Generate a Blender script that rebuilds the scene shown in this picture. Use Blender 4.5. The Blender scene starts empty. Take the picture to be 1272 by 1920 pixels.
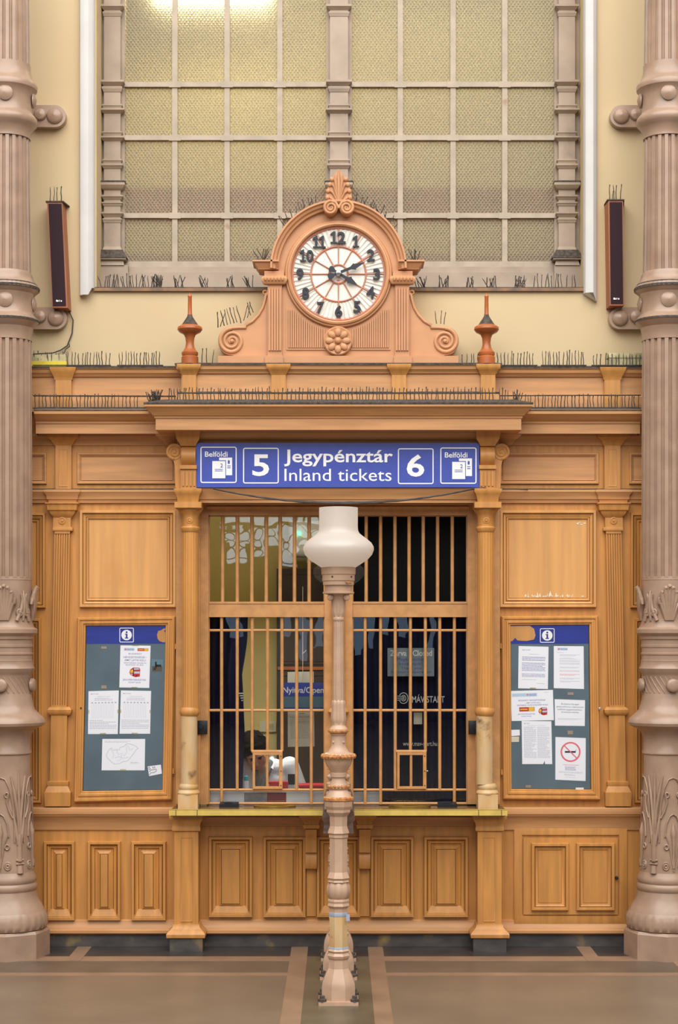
import bpy, bmesh, math, random
from mathutils import Vector, Matrix
random.seed(7)
SC = bpy.context.scene
COL = SC.collection
PI = math.pi
# ---------------------------------------------------------------- camera, world, lights, exposure
D, S, CX, HY = 12.0, 265.0, 636.0, 1190.0      # camera distance, pixels per metre on the facade, horizon row
HZ = 585 / S                                    # eye height
cam_d = bpy.data.cameras.new('camera'); cam = bpy.data.objects.new('camera', cam_d); COL.objects.link(cam)
cam.location = (0, -D, HZ); cam.rotation_euler = (PI / 2, 0, 0)
cam_d.sensor_width = 36; cam_d.lens = S * D / 1920 * 36; cam_d.shift_y = 230 / 1920
SC.camera = cam
wd = bpy.data.worlds.new('hall_daylight'); SC.world = wd; wd.use_nodes = True
wd.node_tree.nodes['Background'].inputs[0].default_value = (1.0, 0.97, 0.93, 1)
wd.node_tree.nodes['Background'].inputs[1].default_value = 0.26
def area(name, loc, rot, sx, sy, power, col):
    l = bpy.data.lights.new(name, 'AREA'); l.shape = 'RECTANGLE'; l.size = sx; l.size_y = sy; l.energy = power; l.color = col
    o = bpy.data.objects.new(name, l); COL.objects.link(o); o.location = loc; o.rotation_euler = rot
    return o
area('skylight_glass_roof', (0, -9, 13.5), (math.radians(26), 0, 0), 22, 12, 4350, (1.0, 0.98, 0.95))
area('hall_end_daylight', (0, -27, 12.5), (math.radians(68), 0, 0), 26, 5.5, 1900, (1.0, 0.98, 0.96))
area('office_added_light', (-0.56, 0.62, 2.37), (0, 0, 0), 0.7, 0.25, 20, (1.0, 0.95, 0.84))  # added at transom height to brighten the booth, not on the ceiling
area('office_added_uplight', (-0.56, 0.62, 2.43), (PI, 0, 0), 0.7, 0.25, 9, (1.0, 0.95, 0.80))  # added fill aimed upward to lift the upper office wall
area('upper_room_light', (-1.0, 1.15, 7.3), (math.radians(-25), 0, 0), 0.9, 0.5, 44, (1.0, 0.93, 0.62))
area('upper_room_fill', (0.6, 0.95, 7.6), (0, 0, 0), 2.6, 0.4, 46, (1.0, 0.96, 0.92))
vs = SC.view_settings
vs.view_transform = 'Standard'; vs.look = 'None'; vs.gamma = 1; vs.use_curve_mapping = False; vs.exposure = -0.10

# ---------------------------------------------------------------- materials
def lin(c):
    return tuple(((v / 255) / 12.92 if v / 255 <= 0.04045 else ((v / 255 + 0.055) / 1.055) ** 2.4) for v in c) + (1,)
def mat(name, c, rough=0.6, metal=0.0, var=0.0, scale=(6, 6, 6), c2=None, bump=0.0, spec=0.5, blotch=None, detail=4, lo=0.35, hi=0.65):
    m = bpy.data.materials.new(name); m.use_nodes = True
    nt = m.node_tree; b = nt.nodes['Principled BSDF']
    b.inputs['Base Color'].default_value = lin(c); b.inputs['Roughness'].default_value = rough
    b.inputs['Metallic'].default_value = metal; b.inputs['Specular IOR Level'].default_value = spec
    if var or c2 or bump:
        tc = nt.nodes.new('ShaderNodeTexCoord'); mp = nt.nodes.new('ShaderNodeMapping'); nz = nt.nodes.new('ShaderNodeTexNoise')
        mp.inputs['Scale'].default_value = scale; nz.inputs['Scale'].default_value = 1.0; nz.inputs['Detail'].default_value = detail
        nt.links.new(tc.outputs['Object'], mp.inputs['Vector']); nt.links.new(mp.outputs[0], nz.inputs['Vector'])
        if var or c2:
            rp = nt.nodes.new('ShaderNodeValToRGB'); e = rp.color_ramp.elements
            d = c2 or tuple(v * (1 - var) for v in c)
            e[0].color = lin(d); e[0].position = lo; e[1].color = lin(c); e[1].position = hi
            nt.links.new(nz.outputs['Fac'], rp.inputs[0]); out = rp.outputs[0]
            if blotch:                       # worn or stained patches of another colour
                n2 = nt.nodes.new('ShaderNodeTexNoise'); n2.inputs['Scale'].default_value = blotch[1]; n2.inputs['Detail'].default_value = 6
                nt.links.new(tc.outputs['Object'], n2.inputs['Vector'])
                r2 = nt.nodes.new('ShaderNodeValToRGB'); r2.color_ramp.elements[0].position = blotch[2]; r2.color_ramp.elements[1].position = blotch[3]
                nt.links.new(n2.outputs['Fac'], r2.inputs[0])
                mx = nt.nodes.new('ShaderNodeMix'); mx.data_type = 'RGBA'
                nt.links.new(r2.outputs[0], mx.inputs[0]); nt.links.new(out, mx.inputs[6]); mx.inputs[7].default_value = lin(blotch[0])
                out = mx.outputs[2]
            nt.links.new(out, b.inputs['Base Color'])
        if bump:
            bp = nt.nodes.new('ShaderNodeBump'); bp.inputs['Strength'].default_value = bump; bp.inputs['Distance'].default_value = 0.01
            nt.links.new(nz.outputs['Fac'], bp.inputs['Height']); nt.links.new(bp.outputs[0], b.inputs['Normal'])
    return m
def glass(name, tint=(1, 1, 1), refl=1.0, rough=0.0):
    m = bpy.data.materials.new(name); m.use_nodes = True; nt = m.node_tree; nt.nodes.clear()
    o = nt.nodes.new('ShaderNodeOutputMaterial'); t = nt.nodes.new('ShaderNodeBsdfTransparent'); g = nt.nodes.new('ShaderNodeBsdfGlossy')
    f = nt.nodes.new('ShaderNodeFresnel'); f.inputs[0].default_value = 1.5
    mu = nt.nodes.new('ShaderNodeMath'); mu.operation = 'MULTIPLY'; mu.inputs[1].default_value = refl; mu.use_clamp = True
    x = nt.nodes.new('ShaderNodeMixShader'); t.inputs[0].default_value = tint + (1,); g.inputs['Roughness'].default_value = rough
    nt.links.new(f.outputs[0], mu.inputs[0]); nt.links.new(mu.outputs[0], x.inputs[0])
    nt.links.new(t.outputs[0], x.inputs[1]); nt.links.new(g.outputs[0], x.inputs[2]); nt.links.new(x.outputs[0], o.inputs[0])
    tc = nt.nodes.new('ShaderNodeTexCoord'); nz = nt.nodes.new('ShaderNodeTexNoise'); nz.inputs['Scale'].default_value = 3.0
    bp = nt.nodes.new('ShaderNodeBump'); bp.inputs['Strength'].default_value = 0.04; bp.inputs['Distance'].default_value = 0.02
    nt.links.new(tc.outputs['Object'], nz.inputs['Vector']); nt.links.new(nz.outputs['Fac'], bp.inputs['Height']); nt.links.new(bp.outputs[0], g.inputs['Normal'])
    return m
def emit(name, c, s):
    m = bpy.data.materials.new(name); m.use_nodes = True; b = m.node_tree.nodes['Principled BSDF']
    b.inputs['Base Color'].default_value = lin(c); b.inputs['Emission Color'].default_value = lin(c); b.inputs['Emission Strength'].default_value = s
    return m
def ribbed_glass(name):
    m = bpy.data.materials.new(name); m.use_nodes = True; nt = m.node_tree; b = nt.nodes['Principled BSDF']
    b.inputs['Base Color'].default_value = lin((202, 194, 172)); b.inputs['Roughness'].default_value = 0.33
    b.inputs['Transmission Weight'].default_value = 0.72; b.inputs['IOR'].default_value = 1.2
    tc = nt.nodes.new('ShaderNodeTexCoord'); hs = []
    for ang in (0.65, -0.65):
        mp = nt.nodes.new('ShaderNodeMapping'); mp.inputs['Rotation'].default_value = (0, ang, 0); mp.inputs['Scale'].default_value = (15, 15, 15)
        w = nt.nodes.new('ShaderNodeTexWave'); w.bands_direction = 'X'; w.inputs['Scale'].default_value = 1.0; w.inputs['Distortion'].default_value = 0.0
        nt.links.new(tc.outputs['Object'], mp.inputs[0]); nt.links.new(mp.outputs[0], w.inputs[0]); hs.append(w)
    a = nt.nodes.new('ShaderNodeMath'); a.operation = 'MULTIPLY'
    nt.links.new(hs[0].outputs['Fac'], a.inputs[0]); nt.links.new(hs[1].outputs['Fac'], a.inputs[1])
    bp = nt.nodes.new('ShaderNodeBump'); bp.inputs['Strength'].default_value = 0.62; bp.inputs['Distance'].default_value = 0.012
    nt.links.new(a.outputs[0], bp.inputs['Height']); nt.links.new(bp.outputs[0], b.inputs['Normal'])
    return m
def frosted(name, c):
    m = bpy.data.materials.new(name); m.use_nodes = True; nt = m.node_tree; nt.nodes.clear()
    o = nt.nodes.new('ShaderNodeOutputMaterial'); d = nt.nodes.new('ShaderNodeBsdfDiffuse'); t = nt.nodes.new('ShaderNodeBsdfTranslucent'); g = nt.nodes.new('ShaderNodeBsdfGlossy')
    for q in (d, t): q.inputs['Color'].default_value = lin(c)
    g.inputs['Roughness'].default_value = .35; x = nt.nodes.new('ShaderNodeMixShader'); x.inputs[0].default_value = .6; y = nt.nodes.new('ShaderNodeMixShader'); y.inputs[0].default_value = .05
    nt.links.new(d.outputs[0], x.inputs[1]); nt.links.new(t.outputs[0], x.inputs[2]); nt.links.new(x.outputs[0], y.inputs[1]); nt.links.new(g.outputs[0], y.inputs[2]); nt.links.new(y.outputs[0], o.inputs[0])
    return m
M = {
 'wood':   mat('ochre_painted_wood', (204, 143, 74), .46, var=.10, scale=(26, 26, 2.2), blotch=((176, 120, 62), 1.6, .56, .80)),
 'woodh':  mat('ochre_painted_wood_horizontal', (204, 149, 97), .46, var=.10, scale=(2.2, 26, 26), blotch=((184, 126, 76), 1.4, .55, .8)),
 'panel':  mat('light_ochre_panel', (218, 161, 96), .5, var=.09, scale=(16, 16, 1.1), blotch=((200, 138, 74), 2.3, .55, .8)),
 'clockw': mat('apricot_painted_wood', (202, 146, 102), .5, var=.06, scale=(5, 5, 5)),
 'terra':  mat('red_brown_varnished_wood', (186, 104, 54), .35, var=.12, scale=(8, 8, 8)),
 'worn':   mat('worn_pale_wood', (202, 158, 100), .55, scale=(12, 12, 3), c2=(206, 180, 140), blotch=((120, 92, 62), 7, .59, .70)),
 'sash':   mat('sash_wood', (202, 148, 92), .45, var=.10, scale=(14, 14, 14)),
 'dusty':  mat('dark_dust', (92, 82, 74), .95, var=.35, scale=(40, 40, 40)),
 'iron':   mat('mauve_painted_iron', (170, 141, 120), .30, var=.09, scale=(7, 7, 7), blotch=((150, 120, 98), 3.0, .58, .82)),
 'post':   mat('beige_painted_iron', (198, 164, 138), .36, var=.08, scale=(9, 9, 9)),
 'chip':   mat('chipped_ochre_paint', (206, 152, 84), .5, scale=(60, 60, 60), c2=(166, 96, 62)),
 'plaster': mat('cream_plaster', (207, 185, 146), .85, var=.03, scale=(1.2, 1.2, 1.2), blotch=((198, 171, 132), .7, .5, .8)),
 'sill':   mat('dirty_brown_sill_board', (150, 112, 78), .7, scale=(9, 9, 9), c2=(104, 88, 76), blotch=((196, 166, 96), 3, .62, .7)),
 'white':  mat('white_plaster_moulding', (212, 210, 206), .75, var=.05, scale=(2, 2, 2)),
 'greyw':  mat('grey_brown_window_paint', (172, 153, 134), .6, var=.08, scale=(5, 5, 5), blotch=((132, 116, 102), 4, .58, .8)),
 'muntin': mat('pale_grey_muntin_paint', (180, 164, 144), .6, var=.08, scale=(9, 9, 9), blotch=((150, 104, 70), 7, .66, .76)),
 'rib':    ribbed_glass('patterned_window_glass'),
 'glass':  glass('clear_glass', (0.98, 0.99, 0.985), 1.0),
 'glassn': glass('notice_case_glass', (1.0, 1.0, 1.0), 0.4),
 'blue':   mat('blue_sign_enamel', (66, 84, 178), .35, var=.04, scale=(20, 20, 20)),
 'blue2':  mat('blue_header_film', (46, 64, 160), .45, var=.10, scale=(4, 4, 30)),
 'signw':  mat('white_sign_lettering', (250, 251, 252), .4),
 'paper':  mat('white_paper', (246, 248, 255), .8),
 'paperc': mat('cream_paper', (222, 216, 196), .8),
 'ink':    mat('grey_blue_print', (188, 190, 212), .8),
 'inkd':   mat('dark_blue_print', (112, 118, 176), .8),
 'inkr':   mat('pink_red_print', (232, 120, 130), .8),
 'red':    mat('red_print', (200, 48, 56), .6),
 'yellow': mat('yellow_print', (238, 196, 60), .6),
 'lblue':  mat('pale_blue_print', (190, 214, 236), .7),
 'black':  mat('black_plastic', (22, 24, 28), .45),
 'navyp':  mat('black_blue_clock_paint', (24, 32, 42), .5),
 'board':  mat('blue_grey_notice_backing', (98, 118, 130), .6, var=.08, scale=(5, 5, 5)),
 'brass':  mat('polished_brass', (236, 196, 92), .28, 1.0, var=.10, scale=(20, 20, 20)),
 'brassy': mat('yellow_brass_edging', (238, 206, 110), .34, .25, var=.08, scale=(14, 14, 14)),
 'ctop':   mat('dark_varnished_counter', (110, 84, 54), .18, var=.2, scale=(3, 20, 20)),
 'dial':   mat('ivory_clock_dial', (236, 230, 218), .6, var=.05, scale=(14, 14, 14)),
 'copper': mat('dusty_copper_lines', (178, 130, 116), .5, .0, c2=(206, 128, 98), scale=(12, 12, 12)),
 'steel':  mat('steel', (190, 192, 196), .3, .9),
 'spike':  mat('dirty_bird_spike', (84, 74, 66), .85, var=.35, scale=(30, 30, 30)),
 'cable':  mat('grey_black_cable', (72, 64, 62), .7, var=.3, scale=(20, 20, 20)),
 'grille': mat('dark_maroon_speaker_cloth', (50, 24, 32), .9, var=.25, scale=(160, 160, 160)),
 'spkw':   mat('reddish_speaker_veneer', (168, 96, 60), .45, var=.15, scale=(30, 30, 3)),
 'ylbox':  mat('yellow_box', (226, 204, 60), .5, var=.08, scale=(9, 9, 9)),
 'crbox':  mat('dusty_cream_box', (206, 196, 150), .7, var=.2, scale=(12, 12, 12)),
 'shade':  frosted('frosted_lamp_glass', (240, 233, 226)),
 'tape':   mat('grey_blue_tape', (160, 172, 190), .5),
 'rail':   mat('dark_brown_rail', (96, 64, 46), .5, c2=(126, 112, 108), scale=(8, 8, 30)),
 'skirt':  mat('worn_dark_skirting', (82, 76, 72), .7, c2=(58, 54, 54), scale=(5, 5, 12), blotch=((146, 122, 74), 5, .60, .78)),
 'fl_main': mat('brown_grey_terrazzo', (126, 110, 91), .34, var=.12, scale=(1.6, 1.6, 1.6), detail=9, blotch=((116, 101, 86), 22, .4, .8)),
 'fl_green': mat('olive_terrazzo', (104, 93, 74), .36, var=.14, scale=(3, 3, 3), detail=9),
 'fl_tan': mat('tan_terrazzo', (152, 122, 98), .38, var=.12, scale=(3, 3, 3), detail=9),
 'fl_dark': mat('dark_terrazzo', (66, 60, 58), .3, var=.15, scale=(5, 5, 5), detail=9),
 'fl_mid': mat('mid_terrazzo', (108, 93, 78), .36, var=.13, scale=(3, 3, 3), detail=9),
 'cream':  mat('yellow_office_wall', (222, 208, 146), .8, var=.03, scale=(2, 2, 2)),
 'upwall': mat('yellow_upper_wall', (210, 200, 152), .85, var=.03, scale=(2, 2, 2)),
 'pinkb':  mat('dusty_pink_band', (214, 128, 112), .8, var=.1, scale=(3, 3, 3)),
 'cab':    mat('dark_brown_cabinet', (62, 46, 38), .5, var=.15, scale=(20, 20, 2)),
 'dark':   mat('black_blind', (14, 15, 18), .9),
 'navy':   mat('navy_curtain_cloth', (20, 26, 66), .85, var=.2, scale=(30, 30, 1.5)),
 'skin':   mat('skin', (196, 142, 116), .55),
 'hair':   mat('black_hair', (14, 12, 12), .9, var=.3, scale=(60, 60, 60), spec=.15),
 'shirt':  mat('white_shirt', (226, 228, 238), .85, var=.03, scale=(9, 9, 9)),
 'scarf':  mat('grey_scarf', (112, 120, 126), .85, var=.1, scale=(40, 40, 40)),
 'teal':   mat('teal_cap', (70, 170, 176), .5),
 'redp':   mat('red_plastic', (206, 40, 52), .4),
 'wine':   mat('wine_red_print', (130, 44, 70), .5),
 'photo':  mat('grey_blue_print_picture', (110, 120, 140), .5, c2=(176, 164, 160), scale=(12, 12, 18)),
 'greysign': mat('grey_green_sign', (150, 162, 168), .5, var=.06, scale=(9, 9, 9)),
 'teal_s': mat('grey_teal_sign_field', (104, 136, 150), .5),
 'hallw':  mat('brown_hall_wall', (62, 52, 46), .9),
 'hallwin': emit('daylit_hall_window', (208, 224, 240), 5.0),
 'hallwin2': emit('daylit_low_window', (150, 176, 206), 2.2),
 'lampon': emit('lit_tube', (255, 246, 224), 6.0),
 'led':    emit('green_led', (60, 255, 130), 6.0),
}

# ---------------------------------------------------------------- helpers
def k(Y): return (D + Y) / D
def X(px, Y=0.0): return (px - CX) / S * k(Y)
def Z(py, Y=0.0): return HZ + (HY - py) / S * k(Y)
def mir(px): return 1268 - px
def same(px): return px
class MB:
    def __init__(s): s.bm = bmesh.new()
    def loft(s, loops, close=True, cap0=False, cap1=False, mi=0):
        vs = [[s.bm.verts.new(p) for p in L] for L in loops]
        n = len(loops[0]); fs = []
        for a, b in zip(vs, vs[1:]):
            for i in range(n if close else n - 1):
                j = (i + 1) % n
                fs.append(s.bm.faces.new((a[i], a[j], b[j], b[i])))
        if cap0: fs.append(s.bm.faces.new(vs[0]))
        if cap1: fs.append(s.bm.faces.new(vs[-1]))
        for f in fs: f.material_index = mi
        return s
    def box(s, x0, x1, y0, y1, z0, z1, mi=0):
        return s.loft([[(x0, y0, z0), (x1, y0, z0), (x1, y0, z1), (x0, y0, z1)], [(x0, y1, z0), (x1, y1, z0), (x1, y1, z1), (x0, y1, z1)]], True, True, True, mi)
    def pb(s, a, b, c, d, yf, yb, f=same, mi=0):
        a, b = sorted((f(a), f(b)))
        return s.box(X(a, yf), X(b, yf), yf, yb, Z(d, yf), Z(c, yf), mi)
    def frame(s, a, b, c, d, yref, prof, cap=True, f=same, mi=0, sh=None):
        a, b = sorted((f(a), f(b)))
        x0, x1, z1, z0 = X(a, yref), X(b, yref), Z(c, yref), Z(d, yref); u = k(yref) / S
        L = []
        for t, y in prof:
            t *= u
            L.append([(x0 + t, y, z0 + t), (x1 - t, y, z0 + t), (x1 - t, y, z1 - t), (x0 + t, y, z1 - t)])
        return s.loft(L, True, False, cap, mi)
    def quadframe(s, q, yref, prof, cap=True, mi=0):       # q: four corners in px (tl, tr, br, bl)
        p = [Vector((X(a, yref), Z(b, yref))) for a, b in q]; c = sum(p, Vector((0, 0))) / 4
        w, h = (p[1] - p[0]).length, (p[3] - p[0]).length
        L = []
        for t, y in prof:
            t *= k(yref) / S
            L.append([(c.x + (v.x - c.x) * (1 - 2 * t / w), y, c.y + (v.y - c.y) * (1 - 2 * t / h)) for v in p])
        return s.loft(L, True, False, cap, mi)
    def mold(s, x0, x1, yw, prof, l=1, r=1, yb=None, cap=True):   # prof: (projection, z) rows
        yb = yw + 0.04 if yb is None else yb
        L = [[(x0 - d * l, yb, z), (x0 - d * l, yw - d, z), (x1 + d * r, yw - d, z), (x1 + d * r, yb, z)] for d, z in prof]
        return s.loft(L, True, cap, cap)
    def pmold(s, a, b, yw, prof, l=1, r=1, yb=None, f=same):      # prof: (projection, py)
        a, b = sorted((f(a), f(b)))
        if f is mir: l, r = r, l
        return s.mold(X(a, yw), X(b, yw), yw, [(d, Z(py, yw - d)) for d, py in prof], l, r, yb)
    def lathe(s, prof, c=(0, 0, 0), seg=32, mod=None, T=None, a0=0.0, mi=0, cap=True):
        L = []
        for r, z in prof:
            ring = []
            for i in range(seg):
                a = a0 + 2 * PI * i / seg; q = max(r, 1e-4) * (mod(a, z) if mod else 1)
                p = Vector((q * math.sin(a), -q * math.cos(a), z))
                if T: p = T @ p
                ring.append((p.x + c[0], p.y + c[1], p.z + c[2]))
            L.append(ring)
        return s.loft(L, True, cap, cap, mi)
    def tube(s, pts, r, seg=8, mi=0, flat=1.0):
        pts = [Vector(p) for p in pts]; n = len(pts); rs = r if isinstance(r, (list, tuple)) else [r] * n
        L = []; up = Vector((0, 1, 0.013))
        for i, p in enumerate(pts):
            t = (pts[min(i + 1, n - 1)] - pts[max(i - 1, 0)]).normalized()
            u = up - t * up.dot(t)
            if u.length < 1e-3: u = Vector((1, 0, 0)) - t * t.x
            u.normalize(); w = t.cross(u)
            L.append([tuple(p + (u * math.cos(2 * PI * j / seg) * flat + w * math.sin(2 * PI * j / seg)) * rs[i]) for j in range(seg)])
        return s.loft(L, True, True, True, mi)
    def poly(s, pts, y0, y1, bev=0.0, mi=0):      # pts (x, z)
        c = Vector((sum(p[0] for p in pts) / len(pts), sum(p[1] for p in pts) / len(pts)))
        L = [[(p[0], y1, p[1]) for p in pts]]
        if bev:
            L.append([(p[0], y0 + bev, p[1]) for p in pts])
            L.append([(p[0] + (c.x - p[0]) * .04, y0, p[1] + (c.y - p[1]) * .04) for p in pts])
        else:
            L.append([(p[0], y0, p[1]) for p in pts])
        return s.loft(L, True, True, True, mi)
    def ball(s, c, r, sc=(1, 1, 1), seg=14, rot=None, mi=0):
        n = seg // 2; T = Matrix.Diagonal(Vector(sc))
        if rot: T = rot.to_3x3() @ T
        return s.lathe([(r * math.sin(PI * i / n), -r * math.cos(PI * i / n)) for i in range(n + 1)], c, seg, None, T, mi=mi)
    def spiral(s, c, r0, r1, turns, a0, sgn, y, tr, seg=8, n=40, flat=1.0):
        pts, rs = [], []
        for i in range(n + 1):
            t = i / n; a = a0 + sgn * 2 * PI * turns * t; r = r0 + (r1 - r0) * t
            pts.append((c[0] + r * math.cos(a), y, c[1] + r * math.sin(a))); rs.append(tr * (1 - .45 * t))
        return s.tube(pts, rs, seg, flat=flat)
    def build(s, name, m, parent=None, ang=35, label=None):
        bmesh.ops.recalc_face_normals(s.bm, faces=s.bm.faces)
        me = bpy.data.meshes.new(name); s.bm.to_mesh(me); s.bm.free()
        for q in (m if isinstance(m, (list, tuple)) else [m]): me.materials.append(M[q])
        for p in me.polygons: p.use_smooth = True
        me.set_sharp_from_angle(angle=math.radians(ang))
        o = bpy.data.objects.new(name, me); COL.objects.link(o)
        if parent: par(o, parent)
        if label: o['label'] = label
        return o
ROOTLOC = {}
def rootof(o):
    t = Vector((0, 0, 0))
    while o is not None: t += Vector(ROOTLOC.get(o.name, (0, 0, 0))); o = o.parent
    return t
def par(o, p):
    o.parent = p
    l = ROOTLOC.get(p.name)
    if l: o.matrix_parent_inverse = Matrix.Translation(-Vector(l))
def thing(name, loc, label, cat, group=None):
    o = bpy.data.objects.new(name, None); COL.objects.link(o); o.location = loc; o.empty_display_size = .1
    ROOTLOC[o.name] = tuple(loc); return tag(o, label, cat, group)
def tag(o, label, cat, group=None):
    o['label'] = label; o['category'] = cat
    if group: o['group'] = group
    return o
def struct(o): o['kind'] = 'structure'; return o
def text_mesh(s, bold=0.0, ext=0.0, spacing=1.0):
    cu = bpy.data.curves.new('t', 'FONT'); cu.body = s; cu.size = 1; cu.offset = bold; cu.extrude = ext; cu.resolution_u = 3; cu.space_character = spacing
    o = bpy.data.objects.new('t', cu); COL.objects.link(o)
    me = bpy.data.meshes.new_from_object(o.evaluated_get(bpy.context.evaluated_depsgraph_get()))
    bpy.data.objects.remove(o); bpy.data.curves.remove(cu)
    return me
def text(s, fmap, m, parent, name='lettering', bold=0.0, th=0.0, spacing=1.0, label=None):
    # fmap(u, v) in 0..1 of the writing's own bounding box -> (x, y, z) on the surface; th raises the letters
    me = text_mesh(s, bold, 0.5 if th else 0, spacing); me.name = name
    xs = [v.co.x for v in me.vertices]; ys = [v.co.y for v in me.vertices]
    a, b, c, d = min(xs), max(xs), min(ys), max(ys)
    for v in me.vertices:
        p = fmap((v.co.x - a) / (b - a), (v.co.y - c) / (d - c))
        v.co = (p[0], p[1] - (th * (v.co.z + .5) if th else 0), p[2])
    me.materials.clear(); me.materials.append(M[m])
    o = bpy.data.objects.new(name, me); COL.objects.link(o)
    if parent: par(o, parent)
    if label: o['label'] = label
    return o
def prect(a, b, c, d, y):      # px rectangle at depth y as a uv map (v up)
    return lambda u, v: (X(a + (b - a) * u, y), y, Z(d + (c - d) * v, y))
def quadmap(q, y):             # px quad tl, tr, br, bl ; u right, v down
    def f(u, v):
        px = (q[0][0] * (1 - u) + q[1][0] * u) * (1 - v) + (q[3][0] * (1 - u) + q[2][0] * u) * v
        py = (q[0][1] * (1 - u) + q[1][1] * u) * (1 - v) + (q[3][1] * (1 - u) + q[2][1] * u) * v
        return (X(px, y), y, Z(py, y))
    return f
# ================================================================= SETTING
# floor with inlaid bands
def floor():
    xs = [-9, X(547), X(578), X(690), X(718), 9]
    ys = [0.6, -0.36, -0.53, -0.92, -1.02, -34]
    mats = ['fl_main', 'fl_green', 'fl_tan', 'fl_dark', 'fl_mid']
    rows = [[3, 2, 3, 2, 3], [2, 2, 1, 2, 2], [4, 2, 1, 2, 4], [2, 2, 1, 2, 2], [0, 2, 1, 2, 0]]
    b = MB()
    for j in range(5):
        for i in range(5):
            p = [(xs[i], ys[j], 0), (xs[i + 1], ys[j], 0), (xs[i + 1], ys[j + 1], 0), (xs[i], ys[j + 1], 0)]
            f = b.bm.faces.new([b.bm.verts.new(q) for q in p]); f.material_index = rows[j][i]
    bmesh.ops.remove_doubles(b.bm, verts=b.bm.verts, dist=1e-5)
    b.box(-9, 9, -34, .6, -.1, -.002)
    for px in (159, 1094):      # tan cross strips by the iron columns
        x = X(px); b.box(x - .05, x + .05, -.53, -.0, .0, .002, 2)
    for px in (-20, 1280):
        x = X(px); b.box(x - .18, x - .05, -.95, -.53, .0, .002, 2); b.box(x + .05, x + .18, -.95, -.53, .0, .002, 2); b.box(x - .05, x + .05, -.95, -.53, .0, .002, 3)
    struct(b.build('floor', mats))
floor()

# plaster wall with the tall window opening
WY = 0.12
xl, xr = X(181, WY), X(1098, WY)
zs = Z(541, WY)
b = MB()
b.box(-9, xl, WY, .62, Z(760, WY), 8.9).box(xr, 9, WY, .62, Z(760, WY), 8.9)
b.box(xl, xr, WY, .62, Z(760, WY), zs).box(xl, xr, WY, .62, 8.3, 8.9)
b.box(-9, X(-141), WY, .62, 0, Z(760, WY) - .001).box(X(1411), 9, WY, .62, 0, Z(760, WY) - .001)
struct(b.build('wall_back', 'plaster'))
b = MB(); b.box(xl - .02, xr + .02, WY - .025, WY + .2, zs - .022, zs)
o = struct(b.build('trim_3', 'sill'))
b = MB(); b.box(xl - .02, xr + .02, WY - .022, WY + .2, zs + .0003, zs + .006); b.build('dust_layer', 'dusty', o)
for n, (a, c, pyb) in enumerate(((150, 178, 556), (1094, 1119, 566))):      # white moulding each side of the opening
    x0, x1 = X(a, WY), X(c, WY); xm = (x0 + x1) / 2; w = (x1 - x0) / 2
    prof = [(-w, 0), (-w, -.03), (-w * .8, -.055), (-w * .3, -.07), (w * .3, -.07), (w * .75, -.05), (w, -.03), (w, 0)]
    cut = [Z(pyb - (14 if (i > 4) != (n == 1) else 0), WY) for i in range(8)]
    b = MB(); b.loft([[(xm + p[0], WY + p[1], cut[i]) for i, p in enumerate(prof)], [(xm + p[0], WY + p[1], 8.6) for p in prof]], True, True, True)
    struct(b.build('trim_%d' % (n + 1), 'white'))

# window_1 : frame, colonnettes, muntins, patterned glass
FY = .40
win = thing('window_1', (0, FY, Z(541, FY)), 'tall patterned glass window with grey frame and glazing bars above the clock', 'window'); win['kind'] = 'structure'
b = MB(); b.box(xl, xr, FY, FY + .1, Z(541, FY) - .05, Z(500, FY))
b.box(xl, xr, FY - .025, FY, Z(541, FY) - .05, Z(512, FY))
for a, c in ((184, 240), (1040, 1092)): b.pb(a, c, 497, 545, FY - .05, FY + .05)
b.build('bottom_rail', 'greyw', win)
def colonnette(a, c, full):
    b = MB(); b.pb(a, c, -340, 499, FY - .03, FY + .08)
    def collar(py0, py1, d): b.pmold(a, c, FY - .03, [(.004, py1 + 4), (d * .6, py1), (d, (py0 + py1) / 2), (d, py0), (.003, py0 - 1)])
    for p0, p1, d in ((-160, -145, .03), (8, 14, .025), (22, 26, .01), (150, 156, .028), (162, 168, .014), (196, 199, .014), (203, 208, .03), (247, 250, .014), (255, 260, .028), (299, 302, .012), (307, 312, .02), (340, 352, .035), (366, 370, .02), (379, 382, .016), (398, 402, .02), (410, 413, .01)):
        collar(p0, p1, d)
    b.pmold(a, c, FY - .03, [(.0, 462), (.012, 470), (.045, 482), (.045, 486), (.02, 487), (.03, 497)])
    b.build('colonnette', 'greyw', win)
    b = MB(); b.pmold(a, c, FY - .03, [(.03, 475), (.052, 483), (.047, 479), (.02, 468)]); b.pmold(a, c, FY - .03, [(.036, 341), (.04, 340), (.03, 338)])
    b.build('dust_layer', 'dusty', win)
colonnette(195, 226, 1); colonnette(1048, 1079, 1); colonnette(619, 653, 1)
b = MB()
b.pb(187, 195, -340, 545, FY + .01, FY + .1).pb(1079, 1087, -340, 545, FY + .01, FY + .1)
b.pb(226, 234, -340, 500, FY + .02, FY + .1).pb(1040, 1048, -340, 500, FY + .02, FY + .1)
b.pb(612, 660, -340, 500, FY + .02, FY + .1)
b.build('side_frame', 'greyw', win)
b = MB()
for i, px in enumerate((328, 426, 525, 751, 850, 947)): b.pb(px - 5, px + 5, -340, 500, FY + .02, FY + .06)
b.build('muntin', 'muntin', win)
b = MB()
for py in (-90, 158, 258, 404):
    b.pb(230, 615, py - 4.5, py + 4.5, FY + .014, FY + .066).pb(657, 1044, py - 4.5, py + 4.5, FY + .014, FY + .066)
    for px in (328, 426, 525, 751, 850, 947): b.pb(px - 11, px + 11, py - 5.5, py + 5.5, FY + .011, FY + .03)
b.pb(234, 612, 490, 500, FY + .015, FY + .06).pb(660, 1040, 490, 500, FY + .015, FY + .06)
b.build('muntin', 'muntin', win)
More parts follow.
